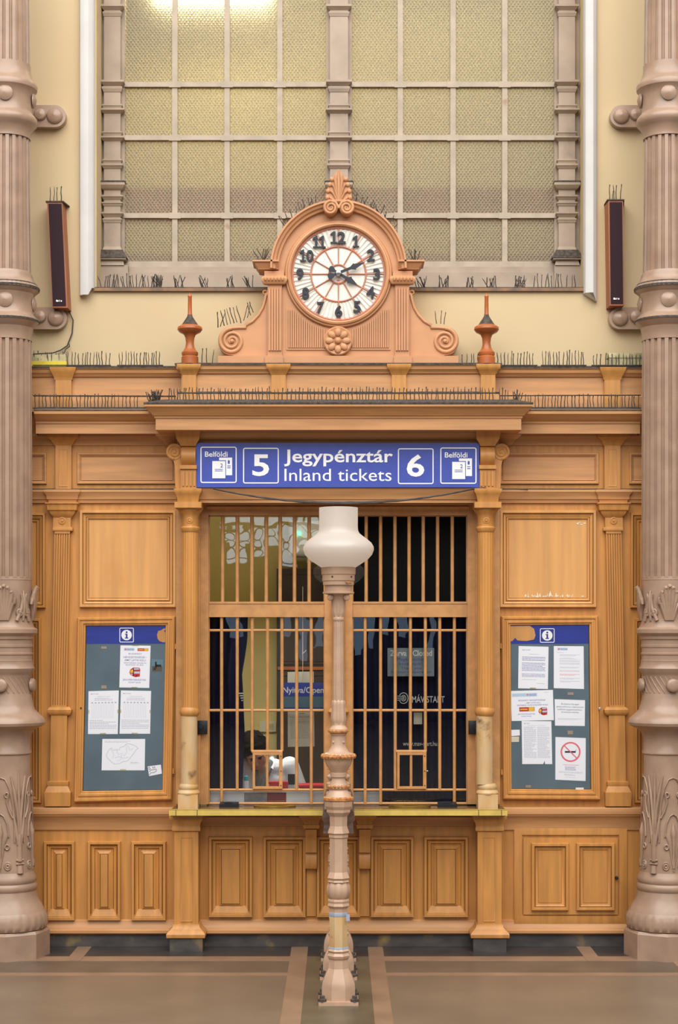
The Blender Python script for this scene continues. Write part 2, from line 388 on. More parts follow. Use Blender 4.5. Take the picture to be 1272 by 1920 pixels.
b = MB(); b.box(X(228, FY), X(614, FY), FY + .036, FY + .042, Z(498, FY), 8.3).box(X(658, FY), X(1046, FY), FY + .036, FY + .042, Z(498, FY), 8.3)
b.build('patterned_glass', 'rib', win)

# the room seen blurred through the patterned glass
b = MB(); b.box(-3.2, 3.2, 1.8, 1.9, 4.3, 8.9); struct(b.build('wall_upper_room', 'upwall'))
b = MB(); b.box(-3.3, -3.2, .62, 1.9, 4.3, 8.9); b.box(3.2, 3.3, .62, 1.9, 4.3, 8.9); struct(b.build('wall_upper_room_sides', 'upwall'))
b = MB(); b.box(-3.3, 3.3, .62, 1.9, 4.25, 4.3); struct(b.build('floor_upper_room', 'pinkb'))
b = MB(); b.box(-3.3, 3.3, .12, 1.9, 8.9, 8.95); struct(b.build('ceiling_upper_room', 'upwall'))
b = MB(); b.box(-2.6, 2.6, .72, .95, 5.36, 5.56); o = b.build('storage_shelf', 'pinkb'); tag(o, 'dusty pink board running behind the patterned glass, upper of two bands', 'shelf')
b = MB(); b.box(-2.6, 2.6, .72, .95, 4.86, 5.06); o = b.build('storage_shelf', 'pinkb'); tag(o, 'dusty pink board running behind the lowest panes of the patterned glass', 'shelf')
lt = thing('pendant_lamp', (-1.0, 1.1, 7.45), 'lit yellow lamp glowing behind the topmost panes of the patterned glass', 'lamp')
b = MB(); b.lathe([(.0, -.14), (.09, -.11), (.13, 0), (.09, .1), (.03, .14)], (-1.0, 1.1, 7.45), 20); b.build('globe', 'lampon', lt)
b = MB(); b.tube([(-1, 1.1, 7.58), (-1, 1.1, 8.9)], .008); b.build('cord', 'cable', lt)

# ticket office behind the grilles
b = MB(); b.box(-3, 3, 2.2, 2.3, 0, 3.55); struct(b.build('wall_office_back', 'cream'))
b = MB(); b.box(-2.0, -1.9, .2, 2.2, 0, 3.55); struct(b.build('wall_office_side', 'cream'))
b = MB(); b.box(.12, .17, .3, 2.2, 0, 3.55); struct(b.build('wall_office_partition', 'cream'))
b = MB(); b.box(-3, 3, .2, 2.3, 3.55, 3.6); struct(b.build('ceiling', 'cream'))
b = MB(); b.box(-3, 3, .2, 2.3, 0.0, .05); struct(b.build('floor_office', 'fl_mid'))

# far side of the hall, mirrored in the ticket window glass
HYY = -30.0
b = MB(); b.box(-16, 16, HYY - .4, HYY, 0, 9.0); struct(b.build('wall_opposite', 'hallw'))
hw = thing('window_2', (-1.9, HYY, 3.9), 'daylit hall window with scrolled ironwork', 'window'); hw['kind'] = 'structure'
b = MB(); b.box(-2.9, -.5, HYY + .02, HYY + .04, 4.45, 5.6)
for i, x in enumerate((-2.75, -2.1, -1.45, -.85)):
    b.box(x, x + .42, HYY + .02, HYY + .04, 3.95 + .12 * (i % 2), 4.45)
b.build('pane', 'hallwin', hw)
b = MB()
for x in (-2.85, -2.5, -2.15, -1.8, -1.45, -1.1, -.75, -.5): b.box(x - .035, x + .035, HYY + .05, HYY + .1, 4.9, 5.7)
b.box(-2.95, -.45, HYY + .05, HYY + .1, 4.86, 4.93)
for i in range(7):
    for j in range(3):
        c = (-2.68 + .35 * i, 4.72 - .27 * j); b.tube([(c[0] + .13 * math.cos(a * .3), HYY + .08, c[1] + .13 * math.sin(a * .3)) for a in range(22)], .018, 6)
b.build('ironwork', 'hallw', hw)
for n, (a, c, t0, t1) in enumerate(((425, 455, 1156, 1196), (531, 546, 1156, 1190), (560, 573, 1156, 1240), (590, 607, 1156, 1215), (664, 681, 1156, 1228), (687, 702, 1156, 1218), (717, 729, 1156, 1194), (745, 765, 1156, 1194), (803, 814, 1156, 1218))):
    kk = (12.16 + 30.0) / D
    x0, x1 = (a - CX) / S * kk, (c - CX) / S * kk; z1, z0 = HZ + (HY - t0 + 8) / S * kk, HZ + (HY - t1) / S * kk
    b = MB(); b.box(x0, x1, HYY + .02, HYY + .05, z0, z1); struct(b.build('window_%d' % (n + 3), 'hallwin2'))
# ================================================================= CARVED WOODEN TICKET FRONT
def slot(t, y, w=1.1):       # narrow groove run between two mouldings
    return [(t, y), (t + .15, -.0012), (t + w, -.0012), (t + w + .15, y)]
def panel_prof(y=0.0):      # moulded frame around a recessed field
    return [(0, 0), (0, -.024), (1, -.030), (4.5, -.030)] + slot(5, -.026) + [(9, -.022), (11, -.012)] + slot(12, -.010, 1.0) + [(15.5, -.010)] + slot(16, -.007, 1.3) + [(18, -.004)]
def raised_prof(y=0.0):     # raised field inside a moulded frame
    return [(0, 0), (0, -.026), (1, -.034), (5, -.034)] + slot(6, -.028) + [(10, -.016), (12.5, -.014)] + slot(13, -.010, 1.2) + [(17, -.004), (23, -.020)] + slot(23.3, -.020, .8) + [(24.6, -.022)]
def side_bay(f, tagw, boardw):
    B = 0.0
    wp = thing('wood_panelling', (X(f(230)), 0, Z(1515)), 'ochre wooden wall panelling around the %s' % boardw, 'panelling')
    b = MB(); b.pb(-140, 374, 690, 1513, B, B + .11, f); b.build('panel_board', 'wood', wp)
    b = MB(); b.frame(150, 331, 957, 1139, 0, [(0, 0), (0, -.022), (1, -.032), (5, -.032)] + slot(6, -.026) + [(9.5, -.018), (11, -.014)] + slot(12, -.018) + [(15, -.016), (16, -.008)] + slot(16.5, -.006, 1.2) + [(18, -.005)], True, f); b.build('square_panel', 'panel', wp)
    b = MB(); b.frame(145, 332, 849, 908, 0, [(0, 0), (0, -.012), (1, -.018), (3, -.018), (5, -.012)] + slot(6, -.008, 1.4) + [(9, -.004)], True, f); b.build('frieze_panel', 'woodh', wp)
    b = MB(); b.frame(-60, 88, 849, 908, 0, [(0, 0), (0, -.012), (1, -.018), (3, -.018), (5, -.012)] + slot(6, -.008, 1.4) + [(9, -.004)], True, f); b.build('frieze_panel', 'woodh', wp)
    b = MB(); b.frame(-60, 86, 962, 1140, 0, panel_prof(), True, f); b.build('square_panel', 'wood', wp)
    b = MB(); b.frame(-60, 78, 1160, 1505, 0, panel_prof(), True, f); b.build('tall_panel', 'wood', wp)
    prof = [(.0, 944), (.018, 943), (.022, 937), (.03, 936), (.034, 928), (.05, 922), (.05, 918), (0, 917)]
    b = MB(); b.pmold(-140, 332, 0, prof, 0, 0, f=f); b.pmold(97, 139, -.02, prof, f=f, yb=.02); b.build('string_course', 'woodh', wp)
    b = MB(); b.pmold(-140, 332, 0, [(.05, 918), (.052, 917.2), (.0, 916)], 0, 0, f=f); b.build('dust_layer', 'dusty', wp)
    b = MB(); b.pmold(-140, 332, 0, [(0, 836), (.012, 835), (.016, 828), (.035, 822), (.05, 818), (.05, 812)], 0, 0, f=f); b.build('bed_moulding', 'woodh', wp)
    # frieze post above the pilaster
    fp = thing('frieze_block', (X(f(119)), 0, Z(918)), 'small panelled block above the fluted pilaster by the %s' % boardw, 'carved block')
    b = MB(); b.pb(104, 134, 832, 918, -.035, .0, f); b.frame(111, 127, 842, 912, -.035, [(0, -.035), (0, -.038), (2, -.036), (3, -.03)], True, f); b.build('block', 'wood', fp)
    b = MB(); b.pmold(104, 134, -.03, [(.004, 836), (.012, 832), (.03, 824), (.055, 820), (.055, 812)], f=f, yb=0); b.build('cap_moulding', 'wood', fp)
    # pilaster
    pl = thing('fluted_pilaster', (X(f(112)), 0, Z(1512)), 'flat fluted wooden pilaster beside the %s' % boardw, 'pilaster')
    def T(px, py): return px - (py - 985) * .019
    def bx(b, a, c, p0, p1, yf):
        q = [(f(T(a, p0)), p0), (f(T(c, p0)), p0), (f(T(c, p1)), p1), (f(T(a, p1)), p1)]
        b.loft([[(X(x, 0), yf, Z(y, 0)) for x, y in q], [(X(x, 0), 0.0, Z(y, 0)) for x, y in q]], True, True, True)
    b = MB(); bx(b, 101, 134, 964, 996, -.034); b.build('neck', 'wood', pl)
    c = (X(f(T(118, 977))), -.034, Z(977))
    b = MB(); b.lathe([(.026, 0), (.026, .004), (.02, .006), (.018, .002), (.010, .002), (.008, .008), (0, .009)], c, 20, T=Matrix.Rotation(PI / 2, 4, 'X')); b.build('rosette', 'wood', pl)
    b = MB(); b.pmold(103, 133, -.03, [(.0, 972), (.012, 968), (.03, 962), (.034, 958), (.045, 956), (.05, 946), (.06, 944), (.06, 942)], f=f, yb=0)
    b.pmold(103, 133, -.03, [(.002, 996), (.012, 995), (.014, 992), (.012, 989), (.002, 988)], f=f, yb=0); b.build('capital', 'wood', pl)
    b = MB(); bx(b, 104, 133, 996, 1330, -.024)
    for i in range(7):       # raised fillets leave six flutes between them
        x = 104 + i * 4.4; bx(b, x, x + 2.3, 1002, 1322, -.036)
    bx(b, 104, 133, 996, 1001, -.036); bx(b, 104, 133, 1322, 1330, -.036); b.build('fluted_shaft', 'wood', pl)
    b = MB(); b.pmold(T(103, 1332), T(135, 1332), -.03, [(.0, 1342), (.012, 1340), (.022, 1336), (.024, 1331), (.014, 1327), (.002, 1325)], f=f, yb=0); b.build('ring', 'wood', pl)
    b = MB(); bx(b, 104, 134, 1340, 1470, -.034); b.build('plain_shaft', 'wood', pl)
    b = MB(); b.pmold(T(103, 1480), T(134, 1480), -.03, [(.03, 1512), (.034, 1486), (.03, 1485), (.022, 1479), (.012, 1474), (.016, 1472), (.016, 1466), (.004, 1464)], f=f, yb=0); b.build('base', 'wood', pl)
    # attic and cornice of the side bay
    co = thing('side_cornice', (X(f(200)), 0, Z(812)), 'ochre cornice and attic rail above the %s' % boardw, 'cornice')
    u_ = k(-.3) / S; cx_ = X(15, -.3); w_ = .165 * S           # the cornice is notched around the iron column
    pa, pb2 = CX + cx_ * S - w_, CX + cx_ * S + w_
    CP = [(.02, 814), (.15, 813), (.15, 795), (.158, 794), (.16, 790), (.168, 789), (.19, 784), (.21, 778), (.222, 776), (.225, 770), (.225, 768), (.06, 764)]
    b = MB()
    for a, c in ((-140, pa), (pb2, 345)): b.pmold(a, c, 0, CP, 0, 0, f=f, yb=.1)
    b.build('corona', 'woodh', co)
    b = MB()
    for a, c in ((-140, pa), (pb2, 345)): b.pmold(a, c, 0, [(.226, 770.5), (.228, 768.2), (.06, 763)], 0, 0, f=f, yb=.1)
    b.build('dust_layer', 'dusty', co)
    b = MB(); b.pmold(-140, 345, 0, [(.05, 772), (.05, 744), (.045, 743), (.03, 742), (.03, 708), (.045, 706), (.05, 703), (.065, 699), (.07, 693), (.08, 691), (.08, 688)], 0, 0, f=f, yb=.11); b.build('attic_rail', 'woodh', co)
    b = MB(); b.pmold(-140, 345, 0, [(.081, 690.5), (.083, 687), (.0, 686)], 0, 0, f=f, yb=.12); b.build('dust_layer', 'dusty', co)
    b = MB(); b.pb(104, 134, 700, 768, -.065, 0, f); b.pmold(104, 134, -.06, [(.006, 712), (.01, 706), (.025, 698), (.034, 692), (.036, 688)], f=f, yb=0); b.build('attic_post', 'wood', co)
    return wp
side_bay(same, '', 'case with the map and bus poster')
wpr = side_bay(mir, '', 'case with the no smoking notice')
random.seed(5); b = MB()          # flaked pale paint along the foot of the square panel, and at its top corner
for i in range(46):
    px, base = (random.uniform(985, 1098), 1119 + random.uniform(-2, 1)) if i < 34 else (random.uniform(1076, 1098), 982 + random.uniform(-3, 4))
    h, w = random.choice((2, 3, 3, 5, 9)) * random.uniform(.6, 1.2), random.uniform(.7, 2.6)
    if i >= 34: h *= .5
    b.poly([(X(px - w), Z(base)), (X(px - w * .4), Z(base - h * .7)), (X(px), Z(base - h)), (X(px + w * .5), Z(base - h * .4)), (X(px + w), Z(base))], -.0056 - i * .00003, -.0045)
o = b.build('flaked_paint', 'paperc', wpr); o['kind'] = 'stuff'

# dado under the side bays
SILL = [(.0, 1557), (.012, 1556), (.016, 1550), (.02, 1544), (.034, 1534), (.052, 1530), (.052, 1528), (.06, 1527), (.064, 1522), (.06, 1516), (.052, 1514), (.0, 1512)]
BASEM = [(.02, 1752), (.034, 1750), (.034, 1745), (.026, 1743), (.02, 1736), (.012, 1732), (.010, 1726), (.0, 1724)]
def sloped_panel(b, a, c, t, d, f=same):
    b.frame(a, c, t, d, 0, raised_prof(), True, f)
    u = 1 / S; x0, x1 = sorted((X(f(a)), X(f(c)))); z = Z(d)      # sloping sill inside the foot of each panel
    b.loft([[(x0, -.001, z), (x1, -.001, z), (x1 - 12 * u, -.001, z + 20 * u), (x0 + 12 * u, -.001, z + 20 * u)],
            [(x0, -.034, z), (x1, -.034, z), (x1 - 12 * u, -.010, z + 20 * u), (x0 + 12 * u, -.010, z + 20 * u)]], True, True, True)
wl = thing('wainscot', (X(200), 0, Z(1750)), 'ochre dado with three raised panels below the case with the map', 'dado')
b = MB(); b.pb(-140, 330, 1512, 1752, 0, .1); b.build('dado_board', 'wood', wl)
for a, c in ((83, 141), (165, 227), (247, 312)):
    b = MB(); sloped_panel(b, a, c, 1577, 1724); b.build('raised_panel', 'wood', wl)
b = MB(); b.pmold(-140, 330, 0, SILL, 0, 0); b.build('sill_moulding', 'woodh', wl)
for a, c in ((88, 330), (-140, -60)): b = MB(); b.pmold(a, c, 0, BASEM, 0, 0); b.build('base_moulding', 'woodh', wl)
wr = thing('wainscot', (X(1060), 0, Z(1750)), 'ochre dado with a low access door below the case with the no smoking notice', 'dado')
b = MB(); b.pb(938, 1410, 1512, 1752, .0, .1); b.build('dado_board', 'wood', wr)
b = MB(); b.frame(964, 1176, 1550, 1732, 0, [(0, .0), (0, -.012), (1, -.014), (15, -.014), (15.5, -.003), (17, -.003)], False); b.build('door_casing', 'wood', wr)
b = MB(); b.pmold(938, 1410, 0, SILL, 0, 0); b.build('sill_moulding', 'woodh', wr)
for a, c in ((938, 1178), (1326, 1410)): b = MB(); b.pmold(a, c, 0, BASEM, 0, 0); b.build('base_moulding', 'woodh', wr)
dr = thing('access_door', (X(1070), -.004, Z(1716)), 'low ochre access door with two raised panels and a small dark knob', 'door')
b = MB(); b.pb(982, 1159, 1571, 1715, -.016, -.004); b.build('door_leaf', 'wood', dr)
for a, c in ((996, 1066), (1080, 1152)):
    b = MB(); b.frame(a, c, 1580, 1706, 0, [(0, -.014), (0, -.034), (1, -.042), (5, -.042), (6, -.038), (6.2, -.018), (7.4, -.018), (7.6, -.032), (11, -.024), (12.6, -.022), (12.8, -.0165), (14, -.0165), (14.2, -.020), (15, -.020)], True); b.build('raised_panel', 'wood', dr)
b = MB(); b.lathe([(.012, 0), (.012, .004), (.006, .008), (.012, .016), (.010, .024), (0, .026)], (X(1156), -.016, Z(1645)), 16, T=Matrix.Rotation(PI / 2, 4, 'X')); b.build('knob', 'black', dr)
for n, (a, c) in enumerate(((-140, 330), (378, 890), (938, 1410))):
    b = MB(); b.pb(a, c, 1749, 1775, -.006, .1)
    struct(b.build('baseboard_%s' % ('left', 'centre', 'right')[n], 'skirt'))

# dado under the counter: five raised panels
wc = thing('wainscot', (X(634), 0, Z(1750)), 'ochre dado with five raised panels under the brass edged counter', 'dado')
b = MB(); b.pb(330, 938, 1532, 1752, 0, .1); b.build('dado_board', 'wood', wc)
for a, c in ((392, 474), (494, 574), (594, 676), (695, 776), (795, 878)):
    b = MB(); sloped_panel(b, a, c, 1568, 1718); b.build('raised_panel', 'wood', wc)
b = MB(); b.pmold(374, 894, 0, [(.0, 1550), (.012, 1549), (.014, 1545), (.034, 1538), (.05, 1532)], 0, 0); b.build('cove_moulding', 'woodh', wc)
b = MB(); b.pmold(374, 894, 0, BASEM, 0, 0); b.build('base_moulding', 'woodh', wc)

# centre bay: pedestals, counter, corbels, engaged columns, consoles, header, cornice
def pedestal(f, which):
    p = thing('counter_pedestal', (X(f(349), -.1), -.1, 0), 'square panelled wooden pedestal under the counter end %s' % which, 'pedestal')
    YF = -.16
    b = MB(); b.pb(327, 372, 1540, 1742, YF, .0, f); b.frame(339, 361, 1570, 1728, YF, [(0, YF), (0, YF - .004), (1.5, YF - .002), (2, YF + .008)], True, f); b.build('shaft', 'wood', p)
    b = MB(); b.pmold(327, 372, YF, [(.0, 1560), (.014, 1558), (.016, 1553), (.012, 1550), (.016, 1543), (.03, 1538), (.034, 1534), (.034, 1530)], f=f, yb=.0); b.build('cap', 'wood', p)
    b = MB(); b.pmold(327, 372, YF, [(.05, 1759), (.052, 1753), (.044, 1749), (.026, 1744), (.012, 1739), (.008, 1734), (.0, 1733)], f=f, yb=.0); b.build('base_moulding', 'wood', p)
    b = MB(); y = YF - .04; b.box(*sorted((X(f(318), y), X(f(380), y))), y, .0, 0, Z(1756, y)); b.build('plinth', 'skirt', p)
pedestal(same, 'beside the dado of three panels')
pedestal(mir, 'beside the access door')
cs = thing('counter_shelf', (X(634), -.1, Z(1530, -.29)), 'dark ticket counter with a yellow brass front edge', 'counter')
YS = -.29; zt, zb = Z(1519, YS), Z(1531, YS)
b = MB(); b.box(X(320, YS), X(949, YS), YS + .012, .10, zb, zt); b.build('counter_top', 'ctop', cs)
b = MB(); b.box(X(317, YS), X(952, YS), YS, YS + .013, zb + .006, zt + .003)
b.box(X(317, YS), X(952, YS), YS, YS + .03, zt + .0005, zt + .004); b.build('brass_edge', 'brassy', cs)
for px in (330, 370, 898, 941):
    b = MB(); b.pb(px - .6, px + .6, 1519, 1530, YS - .0015, YS + .01); b.build('joint_strip', 'ctop', cs)
zct = zt
for px, w in ((584, 'beside the clerk\'s side of the lamp post'), (684, 'under the closed window')):
    q = thing('shelf_corbel', (X(px), 0, Z(1630)), 'scrolled wooden corbel under the brass edged counter, %s' % ('below the open window' if px < 600 else 'below the closed window'), 'corbel')
    b = MB(); u = 10.5
    prof = [(.0, 1627), (.055, 1627), (.062, 1623), (.068, 1612), (.055, 1602), (.05, 1598), (.075, 1596), (.078, 1590), (.076, 1576), (.085, 1566), (.11, 1556), (.115, 1552)]
    b.loft([[(X(px - u), 0, Z(py)), (X(px - u), -d, Z(py)), (X(px + u), -d, Z(py)), (X(px + u), 0, Z(py))] for d, py in prof], True, True, True); b.build('scroll', 'wood', q)
    b = MB(); b.pmold(px - u, px + u, -.1, [(.012, 1554), (.018, 1551), (.018, 1547), (.012, 1545), (.02, 1538), (.045, 1531), (.05, 1529)], yb=.0); b.build('cap', 'wood', q)
    b = MB(); b.pb(px - 9, px + 9, 1627, 1718, -.012, 0); b.build('tail_strip', 'wood', q)

YC = -.16
def engaged_column(f, which):
    c = thing('engaged_column', (X(f(353), YC), YC, zct), 'slender fluted wooden column with a worn pale lower drum, %s' % which, 'column')
    cx = X(f(357), YC); u = k(YC) / S
    def zz(py): return Z(py, YC)
    xb = X(f(354), YC)
    b = MB(); b.box(xb - 18.5 * u, xb + 18.5 * u, YC - .07, YC + .09, zct + .0002, zz(1489)); b.build('base_block', 'worn', c)
    b = MB(); b.lathe([(20 * u, zz(1489)), (21 * u, zz(1486)), (19 * u, zz(1482)), (16.5 * u, zz(1480)), (18 * u, zz(1477)), (18 * u, zz(1473)), (15.5 * u, zz(1469))], (xb, YC, 0), 28); b.build('base_ring', 'worn', c)
    b = MB(); b.lathe([(15.6 * u, zz(1470)), (15.4 * u, zz(1342))], (cx - .008, YC, 0), 28); b.build('lower_drum', 'worn', c)
    b = MB(); b.lathe([(15 * u, zz(1343)), (17.5 * u, zz(1340)), (19 * u, zz(1335)), (18 * u, zz(1330)), (15.5 * u, zz(1326))], (cx - .006, YC, 0), 28); b.build('ring', 'wood', c)
    fl = lambda a, z: 1 - .055 * (0.5 + .5 * math.cos(20 * a)) ** .6
    b = MB(); b.lathe([(15.6 * u, zz(1328)), (15.2 * u, zz(996))], (cx, YC, 0), 160, fl); b.build('fluted_shaft', 'wood', c, 60)
    b = MB(); b.lathe([(15.5 * u, zz(998)), (18 * u, zz(994)), (18.5 * u, zz(990)), (16 * u, zz(987))], (cx, YC, 0), 28)
    b.lathe([(15.6 * u, zz(989)), (15.6 * u, zz(970)), (17.5 * u, zz(964)), (21 * u, zz(960)), (22.5 * u, zz(957)), (22.5 * u, zz(954)), (20 * u, zz(953))], (cx, YC, 0), 32); b.build('capital', 'wood', c)
    b = MB(); b.lathe([(.022, 0), (.022, .004), (.016, .006), (.012, .002), (.006, .009), (0, .01)], (cx, YC - 15.0 * u, zz(977)), 18, T=Matrix.Rotation(PI / 2, 4, 'X')); b.build('rosette', 'wood', c)
    b = MB(); x0 = X(f(355), YC); b.box(x0 - 25 * u, x0 + 25 * u, YC - .105, YC + .1, zz(954), zz(943)).box(x0 - 22.5 * u, x0 + 22.5 * u, YC - .09, YC + .1, zz(955.5), zz(952)); b.build('abacus', 'wood', c)
engaged_column(same, 'between the map case and the open ticket window')
engaged_column(mir, 'between the closed ticket window and the no smoking case')

# frieze beam behind the sign with bases and caps
YB = -.17
hd = thing('window_header', (X(634), YB, Z(942, YB)), 'ochre wooden beam above the two ticket windows carrying the big blue sign', 'beam')
b = MB(); b.box(X(332, YB), X(936, YB), YB, .1, Z(943, YB), Z(800, YB)); b.build('beam', 'woodh', hd)
b = MB(); b.pmold(375, 893, YB, [(.0, 943), (.012, 943), (.012, 938), (.02, 936), (.026, 928), (.045, 920), (.05, 915), (0, 913.5)], 0, 0); b.build('string_course', 'woodh', hd)
b = MB(); b.pmold(370, 898, YB, [(.0, 834), (.01, 833), (.016, 826), (.035, 823), (.05, 816), (.05, 806)], 0, 0); b.build('bed_moulding', 'woodh', hd)
def console(f, which):
    c = thing('scroll_console', (X(f(345), YB), YB, Z(916, YB)), 'carved scroll bracket at the blue sign end above the column %s' % which, 'bracket')
    YK = YB - .075
    b = MB(); b.pmold(337, 369, YK, [(.01, 942), (.014, 936), (.016, 934), (.024, 926), (.036, 921), (.036, 916), (0, 915)], f=f, yb=YB + .02); b.build('base_moulding', 'wood', c)
    b = MB(); b.pb(339, 368, 872, 917, YK, YB, f)
    for i in range(4): b.pb(342 + i * 7, 345.5 + i * 7, 884, 911, YK - .008, YK, f)
    b.build('block', 'wood', c)
    b = MB(); n = 14            # rolled drum on top and its cap
    b.loft([[(X(f(q), YK), YK + .03 - .045 * math.sin(PI * i / n), Z(834 + 40 * i / n, YK)) for i in range(n + 1)] + [(X(f(q), YK), YB, Z(874, YK)), (X(f(q), YK), YB, Z(834, YK))] for q in (340, 367)], True, True, True)
    b.pb(337, 369, 872, 879, YK - .014, YB, f); b.build('drum', 'wood', c)
    b = MB(); b.pmold(339, 367, YK, [(.0, 836), (.008, 831), (.022, 825), (.028, 822), (.034, 810), (.038, 806)], f=f, yb=YB); b.build('cap', 'wood', c)
    # side volute
    cx, cz = X(f(327), YB - .03), Z(847, YB - .03); s = -1 if f is same else 1; u = k(YB) / S
    b = MB(); y0 = YB - .035
    pts = [(cx + 15 * u * math.cos(a), cz + 15 * u * math.sin(a)) for a in [2 * PI * i / 32 for i in range(32)]]
    b.poly(pts, y0, 0)
    q = [(12, -3), (4, -10), (-2, -18), (2, -28), (3, -70), (15, -70), (14, -3)] if False else [(-13, -8), (-2, -16), (1, -26), (2, -68), (15, -68), (15, 4), (0, 4)]
    b.poly([(cx - s * 0 + (x * u if s < 0 else -x * u), cz + z * u) for x, z in q], y0 + .004, 0); b.build('volute', 'wood', c)
    b = MB(); b.spiral((cx, cz), 13.5 * u, 2 * u, 2.1, -PI / 2, 1 if s > 0 else -1, y0, 2.4 * u, 6, 60); b.build('scroll_line', 'wood', c)
console(same, 'by the open window')
console(mir, 'by the closed window')
cc = thing('main_cornice', (X(634), -.2, Z(806, -.3)), 'projecting ochre cornice above the big blue ticket sign', 'cornice')
YW = -.25; x0, x1 = X(337, YW), X(933, YW)
def cm(b, prof, l=1): b.mold(x0, x1, YW, [(d, Z(py, YW - d)) for d, py in prof], l, l, .1)
b = MB(); cm(b, [(.06, 808), (.15, 806), (.15, 785), (.157, 784), (.16, 780), (.168, 779), (.175, 776), (.20, 768), (.214, 763), (.22, 762), (.222, 756), (.222, 755), (.10, 750)]); b.build('corona', 'woodh', cc)
b = MB(); b.pmold(314, 956, -.06, [(.0, 836), (.02, 832), (.03, 826), (.06, 820), (.08, 814), (.085, 804)], yb=0); b.build('bed_moulding', 'woodh', cc)
b = MB(); cm(b, [(.223, 758), (.225, 754.5), (.10, 749)]); b.build('dust_layer', 'dusty', cc)
YA = -.14
b = MB(); b.pmold(340, 930, YA, [(.02, 752), (.02, 738), (.015, 737), (.0, 735), (.0, 702), (.012, 700), (.016, 696), (.03, 692), (.034, 686), (.04, 685), (.04, 682)], 1, 1, yb=.13); b.build('attic_rail', 'woodh', cc)
b = MB(); b.pmold(340, 930, YA, [(.041, 684.5), (.043, 681), (.0, 680)], yb=.14); b.pmold(340, 930, YA, [(.022, 738), (.026, 735.5), (.0, 734)]); b.build('dust_layer', 'dusty', cc)
for a, c in ((342, 368), (509, 536), (735, 762), (902, 929)):
    b = MB(); b.pb(a, c, 695, 752, YA - .022, YA); b.pmold(a, c, YA - .02, [(.0, 704), (.006, 701), (.018, 694), (.03, 690), (.034, 686), (.034, 682)], yb=YA); b.build('attic_post', 'wood', cc)

# turned finials standing on the attic rail
def finial(px, label):
    zb = Z(681, YA - .04) + .0005; c = (X(px, YA), YA + .01, 0); u = k(YA) / S; o = (zb - Z(679, YA))
    z = lambda py: Z(py, YA) + o
    t = thing('turned_finial', (c[0], c[1], zb), label, 'finial')
    b = MB(); b.lathe([(16 * u, z(679)), (16 * u, z(666)), (14 * u, z(664)), (15.5 * u, z(661)), (15.5 * u, z(657)), (12 * u, z(653)), (9 * u, z(648)), (7.5 * u, z(640)), (8.5 * u, z(630)), (11 * u, z(624)), (14 * u, z(622)), (20 * u, z(619)), (23.5 * u, z(614)), (23 * u, z(610)), (19 * u, z(607)), (14 * u, z(605))], c, 28); b.build('turned_body', 'terra', t)
    b = MB(); b.lathe([(21 * u, z(609)), (15 * u, z(604.6)), (12 * u, z(600)), (8 * u, z(594)), (5 * u, z(589)), (4.4 * u, z(586))], c, 20); b.build('dust_layer', 'dusty', t)
    b = MB(); b.lathe([(5 * u, z(590)), (4 * u, z(583)), (3.6 * u, z(553)), (4.2 * u, z(552)), (3.6 * u, z(550)), (0, z(545))], c, 16); b.build('spire', 'terra', t)
finial(356, 'red brown turned wooden finial between the yellow box and the clock')
finial(913, 'red brown turned wooden finial between the clock and the dusty cream box')

# ---------------------------------------------------------------- ticket windows
cas = thing('window_casing', (X(634), 0, zct), 'ochre casing and middle post framing the pair of ticket windows', 'window casing')
b = MB()
for f in (same, mir): b.pb(330, 376, 942, 1508, -.035, .1, f); b.pb(375, 391, 942, 1508, -.004, .1, f)
b.build('jamb', 'sash', cas)
b = MB(); b.pb(376, 892, 936, 966, .0, .1); b.pmold(388, 880, .0, [(.0, 956), (.01, 955), (.014, 950), (.0, 948)], 0, 0); b.build('head_rail', 'sash', cas)
b = MB(); b.pb(609, 661, 962, 1508, .0, .1); b.pb(622, 648, 962, 1507, -.02, .1); b.build('mullion', 'sash', cas)
b = MB(); cx, u = X(635), 1 / S
b.lathe([(12 * u, Z(1326)), (12 * u, Z(964))], (cx, -.03, 0), 80, lambda a, z: 1 - .05 * (.5 + .5 * math.cos(16 * a))); b.lathe([(12 * u, Z(1344)), (17 * u, Z(1340)), (20 * u, Z(1334)), (17 * u, Z(1329)), (12 * u, Z(1326))], (cx, -.03, 0), 24)
b.lathe([(16 * u, zct + .001), (16 * u, Z(1492)), (21 * u, Z(1490)), (20 * u, Z(1484)), (17 * u, Z(1480)), (19 * u, Z(1476)), (13 * u, Z(1470)), (12 * u, Z(1342))], (cx, -.03, 0), 24)
b.build('slender_column', 'wood', cas)
